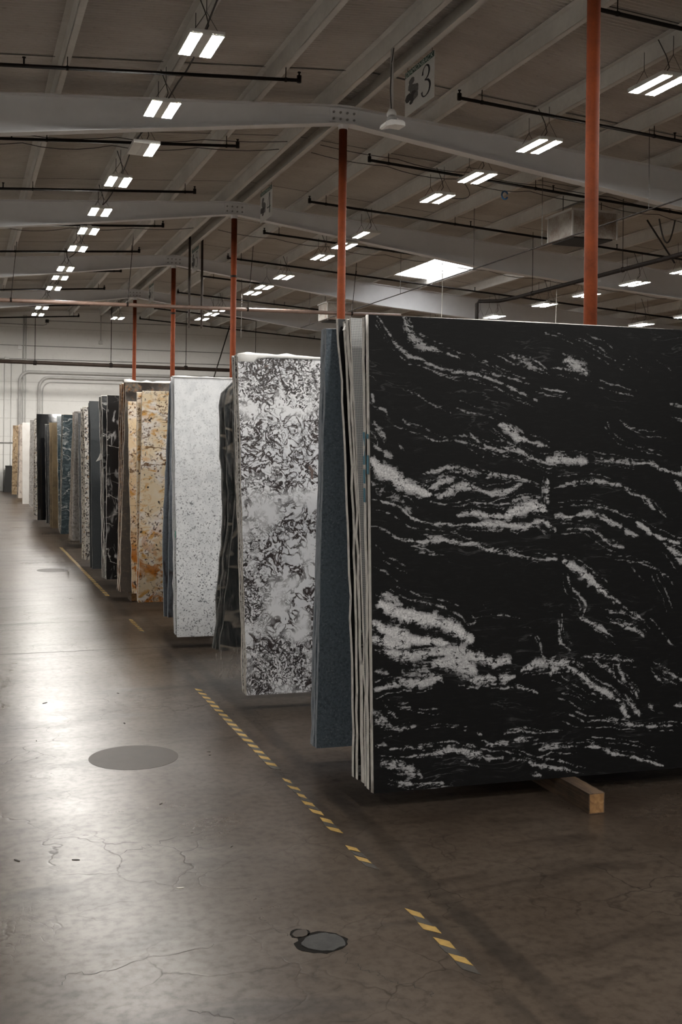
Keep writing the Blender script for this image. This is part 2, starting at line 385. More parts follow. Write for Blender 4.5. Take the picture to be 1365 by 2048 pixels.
ST['white_dark'] = (stone('white_granite_dark_veins', (0.82, 0.82, 0.84), [
    dict(t='n', s=4, d=5, lo=0.45, hi=0.75, c=(0.70, 0.71, 0.75)),
    dict(t='r', s=11, d=5, dist=1.3, lo=0.050, hi=0.020, c=(0.040, 0.028, 0.026), warp=(9, 0.05), mask=(4.0, 0.40, 0.52)),
    dict(t='r', s=21, d=5, dist=1.6, lo=0.060, hi=0.026, c=(0.026, 0.020, 0.020), warp=(14, 0.03), mask=(3.0, 0.44, 0.55)),
    dict(t='n', s=34, d=5, dist=1.6, lo=0.55, hi=0.60, c=(0.028, 0.022, 0.022), mask=(2.6, 0.47, 0.58)),
    dict(t='n', s=14, d=6, dist=0.8, lo=0.64, hi=0.70, c=(0.16, 0.115, 0.10), mask=(2, 0.4, 0.6))], 0.4), E_SPECK)
ST['dark_wrap'] = (stone('charcoal_marble_beige_veins', (0.020, 0.025, 0.028), [
    dict(t='n', s=5, d=6, lo=0.4, hi=0.75, c=(0.040, 0.048, 0.052)),
    dict(t='r', s=1.25, d=3, lo=0.022, hi=0.006, c=(0.30, 0.27, 0.23), warp=(2.2, 0.35), rot=(0, 0.35, 0), sc=(0.8, 1, 2.0), mask=(2.6, 0.42, 0.58)),
    dict(t='r', s=3.0, d=4, lo=0.008, hi=0.0, c=(0.25, 0.24, 0.22), warp=(3, 0.3), mask=(3.1, 0.5, 0.62))], 0.16), E_DARK)
ST['white_speck'] = (stone('white_speckled_granite', (0.74, 0.755, 0.775), [
    dict(t='n', s=14, d=6, lo=0.42, hi=0.72, c=(0.60, 0.62, 0.645)),
    dict(t='n', s=75, d=4, dist=0.4, lo=0.57, hi=0.62, c=(0.13, 0.14, 0.155), z=(2.0, 0.5, 0.12, 1.0)),
    dict(t='n', s=34, d=5, dist=0.6, lo=0.63, hi=0.68, c=(0.04, 0.042, 0.05), z=(1.8, 0.2, 0.3, 1.0))], 0.4), edge_mat('sawn_edge_white', (0.68, 0.69, 0.71), (0.48, 0.50, 0.53), (0.27, 0.30, 0.36)))
ST['gold'] = (stone('gold_cream_granite', (0.80, 0.66, 0.46), [
    dict(t='n', s=6, d=6, dist=0.6, lo=0.46, hi=0.60, c=(0.86, 0.80, 0.74)),
    dict(t='n', s=10, d=7, dist=1.0, lo=0.53, hi=0.66, c=(0.66, 0.36, 0.10), rot=(0, -0.4, 0), sc=(0.8, 1, 1.4)),
    dict(t='n', s=4.5, d=6, dist=1.6, lo=0.50, hi=0.58, c=(0.55, 0.19, 0.02), z=(0.85, 0.30, 0.0, 1.0)),
    dict(t='n', s=40, d=5, dist=0.6, lo=0.55, hi=0.61, c=(0.13, 0.065, 0.03), mask=(6, 0.38, 0.55)),
    dict(t='n', s=17, d=6, dist=1.0, lo=0.62, hi=0.67, c=(0.03, 0.02, 0.018)),
    dict(t='r', s=1.6, d=5, lo=0.014, hi=0.004, c=(0.16, 0.08, 0.03), rot=(0, 0.25, 0), sc=(1, 1, 2.4), mask=(2, 0.4, 0.6))], 0.4), E_CREAM)
ST['brown_grey'] = (stone('brown_grey_granite', (0.15, 0.135, 0.12), [
    dict(t='n', s=4, d=6, dist=0.8, lo=0.4, hi=0.7, c=(0.085, 0.080, 0.078)), dict(t='n', s=40, d=4, lo=0.55, hi=0.7, c=(0.22, 0.18, 0.14)),
    dict(t='n', s=34, d=5, lo=0.5, hi=0.62, c=(0.34, 0.17, 0.07), z=(1.9, 2.1, 0.0, 0.8)), dict(t='n', s=9, d=6, lo=0.46, hi=0.54, c=(0.02, 0.014, 0.011), z=(1.9, 2.08, 0.0, 1.0))], 0.45), E_RUST)
ST['brown_rust'] = (stone('rust_brown_granite', (0.17, 0.085, 0.04), [
    dict(t='n', s=16, d=6, lo=0.45, hi=0.6, c=(0.045, 0.026, 0.017)), dict(t='n', s=50, d=4, lo=0.55, hi=0.68, c=(0.45, 0.27, 0.14))], 0.4), E_RUST)
ST['slate'] = (stone('charcoal_slate', (0.034, 0.040, 0.044), [dict(t='n', s=3, d=5, lo=0.4, hi=0.7, c=(0.050, 0.055, 0.058)), dict(t='n', s=90, d=3, lo=0.6, hi=0.75, c=(0.075, 0.08, 0.082))], 0.42), E_DARK)
ST['speckle'] = (stone('salt_pepper_granite', (0.55, 0.52, 0.48), [
    dict(t='n', s=38, d=4, dist=0.4, lo=0.50, hi=0.57, c=(0.05, 0.042, 0.04)), dict(t='n', s=24, d=4, lo=0.60, hi=0.67, c=(0.38, 0.26, 0.16))], 0.35), E_CREAM)
ST['grey_granite'] = (stone('mottled_grey_granite', (0.30, 0.285, 0.27), [
    dict(t='n', s=30, d=5, lo=0.45, hi=0.65, c=(0.13, 0.12, 0.115)), dict(t='n', s=4, d=5, lo=0.45, hi=0.7, c=(0.19, 0.175, 0.16), k=0.8), dict(t='n', s=70, d=3, lo=0.6, hi=0.7, c=(0.42, 0.40, 0.38))], 0.4), E_RUST)
ST['green_marble'] = (stone('dark_green_marble', (0.030, 0.045, 0.052), [
    dict(t='n', s=9, d=7, dist=1.4, lo=0.48, hi=0.72, c=(0.12, 0.15, 0.165), rot=(0, -0.5, 0), sc=(1, 1, 2)),
    dict(t='r', s=2.0, d=5, lo=0.014, hi=0.003, c=(0.45, 0.46, 0.45), warp=(2.4, 0.3), rot=(0, 0.5, 0), sc=(1, 1, 2.2), mask=(3, 0.45, 0.6))], 0.10, 0.6), E_CREAM)
ST['olive'] = (stone('olive_brown_marble', (0.19, 0.135, 0.075), [dict(t='n', s=2.2, d=6, dist=1.0, lo=0.4, hi=0.7, c=(0.10, 0.078, 0.048)), dict(t='n', s=14, d=5, lo=0.5, hi=0.7, c=(0.24, 0.18, 0.10), k=0.6)], 0.35), edge_mat('olive_edge', (0.26, 0.19, 0.11), (0.14, 0.10, 0.06), (0.08, 0.06, 0.04)))
ST['dark_cream'] = (stone('dark_grey_granite', (0.030, 0.031, 0.033), [dict(t='n', s=50, d=4, lo=0.55, hi=0.7, c=(0.10, 0.10, 0.10))], 0.3), edge_mat('grey_edge', (0.34, 0.32, 0.28), (0.12, 0.115, 0.11), (0.05, 0.05, 0.05)))
ST['black_polish'] = (stone('mirror_black_granite', (0.0045, 0.0045, 0.005), [dict(t='n', s=60, d=3, lo=0.70, hi=0.8, c=(0.05, 0.05, 0.05))], 0.06, 0.5), E_CREAM)
ST['white_plain'] = (stone('plain_white_quartz', (0.72, 0.70, 0.67), [dict(t='n', s=2.5, d=5, lo=0.5, hi=0.8, c=(0.62, 0.59, 0.55))], 0.12, 0.5), E_CREAM)
ST['cream'] = (stone('cream_marble', (0.55, 0.48, 0.42), [dict(t='n', s=10, d=6, dist=1.0, lo=0.5, hi=0.68, c=(0.32, 0.27, 0.245)), dict(t='n', s=5, d=5, lo=0.62, hi=0.7, c=(0.12, 0.09, 0.08), z=(0.7, 0.2, 0.0, 1.0))], 0.25), E_CREAM)
ST['brown_cream'] = (stone('brown_cream_granite', (0.34, 0.25, 0.15), [dict(t='n', s=9, d=6, dist=0.8, lo=0.48, hi=0.62, c=(0.14, 0.09, 0.05)), dict(t='n', s=22, d=4, lo=0.6, hi=0.7, c=(0.60, 0.50, 0.38))], 0.35), E_CREAM)

# ================================================================== SETTING
# ---- floor
fl = struct(MB().box(X0, X1, Y0, Y1, -0.15, 0.0).build('floor', M['floor']))
def flat_poly(name, pts, z, mat, parent, h=0.0012):
    return MB().prism(pts, 'z', z, z + h).build(name, mat, parent)
for yj in (8.74, 10.19, 15.68, 2.2 - 8.0, 22.0, 28.5):
    b = MB()
    n = 60; xs = np.linspace(X0, X1, n)
    dy = np.cumsum(RNG.normal(0, 0.0015, n)); dy -= dy.mean()
    wv = 0.003 + 0.0022 * RNG.random(n)
    for i in range(n - 1):
        b.add([(xs[i], yj + dy[i] - wv[i], 0.0006), (xs[i + 1], yj + dy[i + 1] - wv[i + 1], 0.0006), (xs[i + 1], yj + dy[i + 1] + wv[i + 1], 0.0006), (xs[i], yj + dy[i] + wv[i], 0.0006)], [(0, 1, 2, 3)])
    b.build('floor_joint', M['joint'], fl)
def blob(cx, cy, rx, ry, n=28, jit=0.0, rot=0.0):
    out = []
    for i in range(n):
        a = 2 * math.pi * i / n; r = 1 + random.uniform(-jit, jit)
        x, y = rx * r * math.cos(a), ry * r * math.sin(a)
        out.append((cx + x * math.cos(rot) - y * math.sin(rot), cy + x * math.sin(rot) + y * math.cos(rot)))
    return out
flat_poly('round_floor_patch', blob(0.851, 5.695, 0.224, 0.224, 64), 0.0, M['patch'], fl, 0.0008)
flat_poly('round_floor_patch', blob(1.115, 14.45, 0.19, 0.22, 40), 0.0, M['patch'], fl, 0.0008)
flat_poly('hole_rim', blob(1.113, 3.392, 0.086, 0.078, 26, 0.09), 0.0, M['hole'], fl, 0.0008)
flat_poly('mortar_fill', blob(1.118, 3.390, 0.070, 0.064, 26, 0.07), 0.0, M['asphalt'], fl, 0.0035)
flat_poly('hole_rim', blob(1.062, 3.478, 0.036, 0.030, 18, 0.12, 0.6), 0.0, M['hole'], fl, 0.0008)
flat_poly('mortar_fill', blob(1.064, 3.476, 0.030, 0.024, 18, 0.1, 0.6), 0.0, M['patch'], fl, 0.0022)
# wandering crack that leaves the mortared hole
def crack(p0, dirn, n, step, wid):
    b = MB(); p = np.array(p0, float); a = dirn; pts = [p.copy()]
    for i in range(n):
        a = dirn + random.gauss(0, 0.75); p = p + step * np.array([math.cos(a), math.sin(a)]); pts.append(p.copy())
    for i in range(n):
        d = pts[i + 1] - pts[i]; nn = np.array([-d[1], d[0]]) / max(np.linalg.norm(d), 1e-6) * wid * random.uniform(0.5, 1.3)
        q = [pts[i] - nn, pts[i + 1] - nn, pts[i + 1] + nn, pts[i] + nn]
        b.add([(v[0], v[1], 0.0005) for v in q], [(0, 1, 2, 3)])
    b.build('floor_crack', M['joint'], fl)
crack((1.150, 3.320), -1.25, 40, 0.014, 0.0010)
crack((1.02, 3.47), 2.4, 14, 0.016, 0.0008)
crack((0.60, 4.35), 0.1, 26, 0.03, 0.0010)
crack((0.30, 3.35), 0.2, 30, 0.02, 0.0009)
crack((0.62, 3.10), -1.2, 24, 0.016, 0.0009)
for i in range(16):      # small scraps and chips lying on the floor slab
    x, y = random.uniform(0.15, 1.35), random.uniform(2.9, 8.5)
    L = random.uniform(0.006, 0.022); a = random.uniform(0, 3.14)
    s = flat_poly('floor_scrap', blob(x, y, L, L * 0.28, 7, 0.3, a), 0.0, M['joint'] if i % 5 else M['chip'], fl, 0.002)

# ---- hazard tape: torn lengths, each with its own stripes
def tape(ya, yb, label, x=1.484, wd=0.046, period=0.118, worn=0.0, skip_black=0.0):
    t = thing('hazard_tape', (x, yb, 0.0), label, 'tape', 'worn hazard tape along the aisle')
    y = yb; done = False
    while y > ya and not done:
        for colr, frac in (('tape_yellow', 0.48), ('tape_black', 0.52)):
            y2 = y - period * frac
            if y2 < ya - period * 0.3: done = True; break
            sk = 0.088   # stripes slant towards the camera on the right
            wl = x - wd / 2 + random.uniform(0, worn); wr = x + wd / 2 - random.uniform(0, worn)
            P = [(wl, y), (wl, y2), (wr - random.uniform(0, 0.004), y2 - sk * 0.55), (wr, y - sk * 0.55)]
            if colr == 'tape_black' and random.random() < skip_black:
                y = y2; continue
            P = [(px + random.uniform(-worn, worn) * 0.3, py + random.uniform(-worn, worn) * 0.4) for px, py in P]
            MB().prism(P, 'z', 0.0002, 0.0012).build('yellow_stripe' if colr == 'tape_yellow' else 'black_stripe', M[colr], t)
            y = y2
    return t
tape(5.33, 7.20, 'long strip of yellow and black hazard tape beside the blue grey slab stack', worn=0.004)
tape(4.30, 5.14, 'torn hazard tape strip before the black veined slab corner', worn=0.010, wd=0.042, skip_black=0.3)
tape(3.98, 4.20, 'short scrap of hazard tape, two yellow stripes, near the black slab', worn=0.008)
tape(3.08, 3.56, 'worn hazard tape with three big yellow stripes near the mortared floor hole', worn=0.006, skip_black=0.35)
tape(9.52, 10.22, 'faded hazard tape scrap in front of the gold granite slabs', worn=0.010, wd=0.04)
tape(11.9, 17.6, 'long far strip of hazard tape beside the dark slate slabs', worn=0.004, period=0.2)

# ---- walls
def gable(y0, y1, name):
    P = [(X0, 0), (X1, 0), (X1, zdeck(X1)), (XR, zdeck(XR)), (X0, zdeck(X0))]
    return struct(MB().prism(P, 'y', y0, y1).build(name, M['wall']))
wf = gable(Y1, Y1 + 0.2, 'wall_far'); gable(Y0 - 0.2, Y0, 'wall_near')
struct(MB().box(X0 - 0.2, X0, Y0, Y1, 0, zdeck(X0)).build('wall_left', M['wall']))
struct(MB().box(X1, X1 + 0.2, Y0, Y1, 0, zdeck(X1)).build('wall_right', M['wall']))
# ---- ribbed roof sheets
b = MB(); pitch = 0.068; ys = []; zs = []
n = int((Y1 - Y0) / pitch)
for i in range(n):
    for f, h in ((0.0, 0.0), (0.25, 0.0), (0.45, 0.024), (0.8, 0.024)):
        ys.append(Y0 + (i + f) * pitch); zs.append(h)
ys.append(Y1); zs.append(0.0)
V = []
for y, h in zip(ys, zs):
    V += [(X0, y, zdeck(X0) + h), (XR, y, zdeck(XR) + h), (X1, y, zdeck(X1) + h)]
F = []
for i in range(len(ys) - 1):
    F += [(3 * i, 3 * i + 3, 3 * i + 4, 3 * i + 1), (3 * i + 1, 3 * i + 4, 3 * i + 5, 3 * i + 2)]
ce = struct(mesh_obj('ceiling', V, F, M['deck']))
for ysm in np.arange(6.85, 38, 3.05):
    b = MB()
    for xa, xb in ((X0, XR), (XR, X1)):
        b.add([(xa, ysm, zdeck(xa) - 0.004), (xb, ysm, zdeck(xb) - 0.004), (xb, ysm + 0.022, zdeck(xb) - 0.004), (xa, ysm + 0.022, zdeck(xa) - 0.004)], [(0, 1, 2, 3)])
    b.build('sheet_seam', M['joint'], ce)
def skylight(xa, xb, ya, yb, label):
    t = thing('skylight', ((xa + xb) / 2, (ya + yb) / 2, zdeck((xa + xb) / 2) - 0.05), label, 'skylight')
    def sh(x): return zdeck(x)
    V = [(xa, ya, sh(xa) - 0.012), (xb, ya, sh(xb) - 0.012), (xb, yb, sh(xb) - 0.012), (xa, yb, sh(xa) - 0.012)]
    V += [(x, y, z - 0.02) for x, y, z in V]
    mesh_obj('glazing_sheet', V, [(0, 1, 2, 3), (4, 7, 6, 5), (0, 4, 5, 1), (1, 5, 6, 2), (2, 6, 7, 3), (3, 7, 4, 0)], M['sky_sheet'], t)
    for yy in (ya, (ya + yb) / 2 + 0.1, yb):
        MB().prism([(xa - .02, sh(xa) - .034), (xb + .02, sh(xb) - .034), (xb + .02, sh(xb) - .05), (xa - .02, sh(xa) - .05)], 'y', yy - 0.012, yy + 0.012).build('glazing_bar', M['purlin'], t)
    for xx in (xa, xb):
        MB().box(xx - 0.02, xx + 0.02, ya, yb, sh(xx) - 0.05, sh(xx) - 0.012).build('frame_side', M['purlin'], t)
skylight(9.72, 11.20, 22.55, 25.25, 'bright translucent roof skylight between the steel beams')
skylight(14.6, 16.0, 27.4, 29.2, 'far bright skylight low above the long black slab')

# ---- purlins (Z sections, full length of the hall)
def purlin(x, s):
    z0 = ztop(x); z1 = zdeck(x) - 0.002; tk = 0.006
    b = MB().box(x - tk, x + tk, Y0, Y1, z0, z1)
    b.box(min(x, x + s * 0.075), max(x, x + s * 0.075), Y0, Y1, z0, z0 + tk)
    b.box(min(x, x - s * 0.075), max(x, x - s * 0.075), Y0, Y1, z1 - tk, z1)
    o = b.build('roof_purlin', M['purlin'], loc=(x, Y0, z0))
    if abs(x - XR) < 0.5: tag(o, 'one of the two close-set steel purlins along the roof ridge', 'purlin', 'ridge purlins')
    elif x < XR: tag(o, 'pale steel roof purlin on the aisle side slope', 'purlin', 'purlins over the aisle')
    else: tag(o, 'pale steel roof purlin on the slope over the slab rows', 'purlin', 'purlins over the slabs')
for s in (-1, 1):
    purlin(XR + s * 0.20, -s)
    k = 1
    while X0 + 0.3 < XR + s * 1.22 * k < X1 - 0.3:
        purlin(XR + s * 1.22 * k, s if s > 0 else 1); k += 1

# ---- tapered steel roof beams with their pipe columns
ORD = ['nearest the hanging sign with a 3', 'beside the hanging sign with a 3', 'beside the hanging sign with a 4', 'beside the hanging sign with a 5', 'beside the hanging sign with a 6']
for k, y in enumerate(FRAMES):
    lab = ['white tapered roof beam on the tall red column rising above the black veined slab', 'white tapered roof beam just past the hanging sign numbered 3',
           'white tapered roof beam just past the hanging sign numbered 4', 'white tapered roof beam just past the hanging sign numbered 5',
           'white tapered roof beam just past the hanging sign numbered 6'][k]
    t = thing('roof_beam', (XR, y, zbot(XR)), lab, 'beam', 'tapered roof beams')
    for s in (-1, 1):
        xe = X0 if s < 0 else X1
        xs = [XR, XR + s * 5.1, xe]
        top = [(x, ztop(x) - 0.012) for x in xs]; bot = [(x, zbot(x) + 0.012) for x in xs][::-1]
        MB().prism(top + bot, 'y', y - 0.006, y + 0.006).build('web', M['beam'], t)
        for nm, fz, sg in (('top_flange', ztop, -1), ('bottom_flange', zbot, 1)):
            b = MB()
            for i in range(2):
                xa, xb = xs[i], xs[i + 1]; za, zb_ = fz(xa), fz(xb)
                b.prism([(xa, za), (xb, zb_), (xb, zb_ + sg * 0.012), (xa, za + sg * 0.012)], 'y', y - 0.085, y + 0.085)
            b.build(nm, M['beam'], t)
    b = MB().box(XR - 0.19, XR + 0.19, y - 0.026, y - 0.006, zbot(XR) + 0.015, ztop(XR) - 0.03)
    sp = b.build('splice_plate', M['beam'], t)
    for i in range(4):
        for j in range(2):
            bx, bz = XR - 0.14 + 0.093 * i, zbot(XR) + 0.055 + 0.085 * j
            MB().tube([(bx, y - 0.026, bz), (bx, y - 0.044, bz)], 0.016, 6).build('bolt', M['bolt'], sp)
    lab = ['tall red oxide pipe column rising behind the right part of the black veined slab', 'red pipe column rising behind the left corner of the black veined slab',
           'red pipe column rising behind the film-topped white slab', 'red pipe column behind the white speckled slab', 'far red pipe column behind the brown grey slab'][k]
    c = thing('steel_column', (XR, y, 0), lab, 'column', 'red steel columns')
    MB().tube([(XR, y, 0.02), (XR, y, zbot(XR) - 0.07)], 0.053, 20).build('shaft', M['column'], c, True)
    MB().box(XR - 0.11, XR + 0.11, y - 0.08, y + 0.08, 0.0, 0.02).build('base_plate', M['column'], c)
    MB().tube([(XR, y, zbot(XR) - 0.07), (XR, y, zbot(XR) - 0.012)], 0.062, 16).add([], []).build('cap_collar', M['beam'], c)
    MB().box(XR - 0.12, XR + 0.12, y - 0.08, y + 0.08, zbot(XR) - 0.014, zbot(XR)).build('cap_plate', M['beam'], c)
    if k in (2, 3): MB().tube([(XR, y, 4.65), (XR, y, 4.69)], 0.057, 16).build('strap', M['pipe'], c)

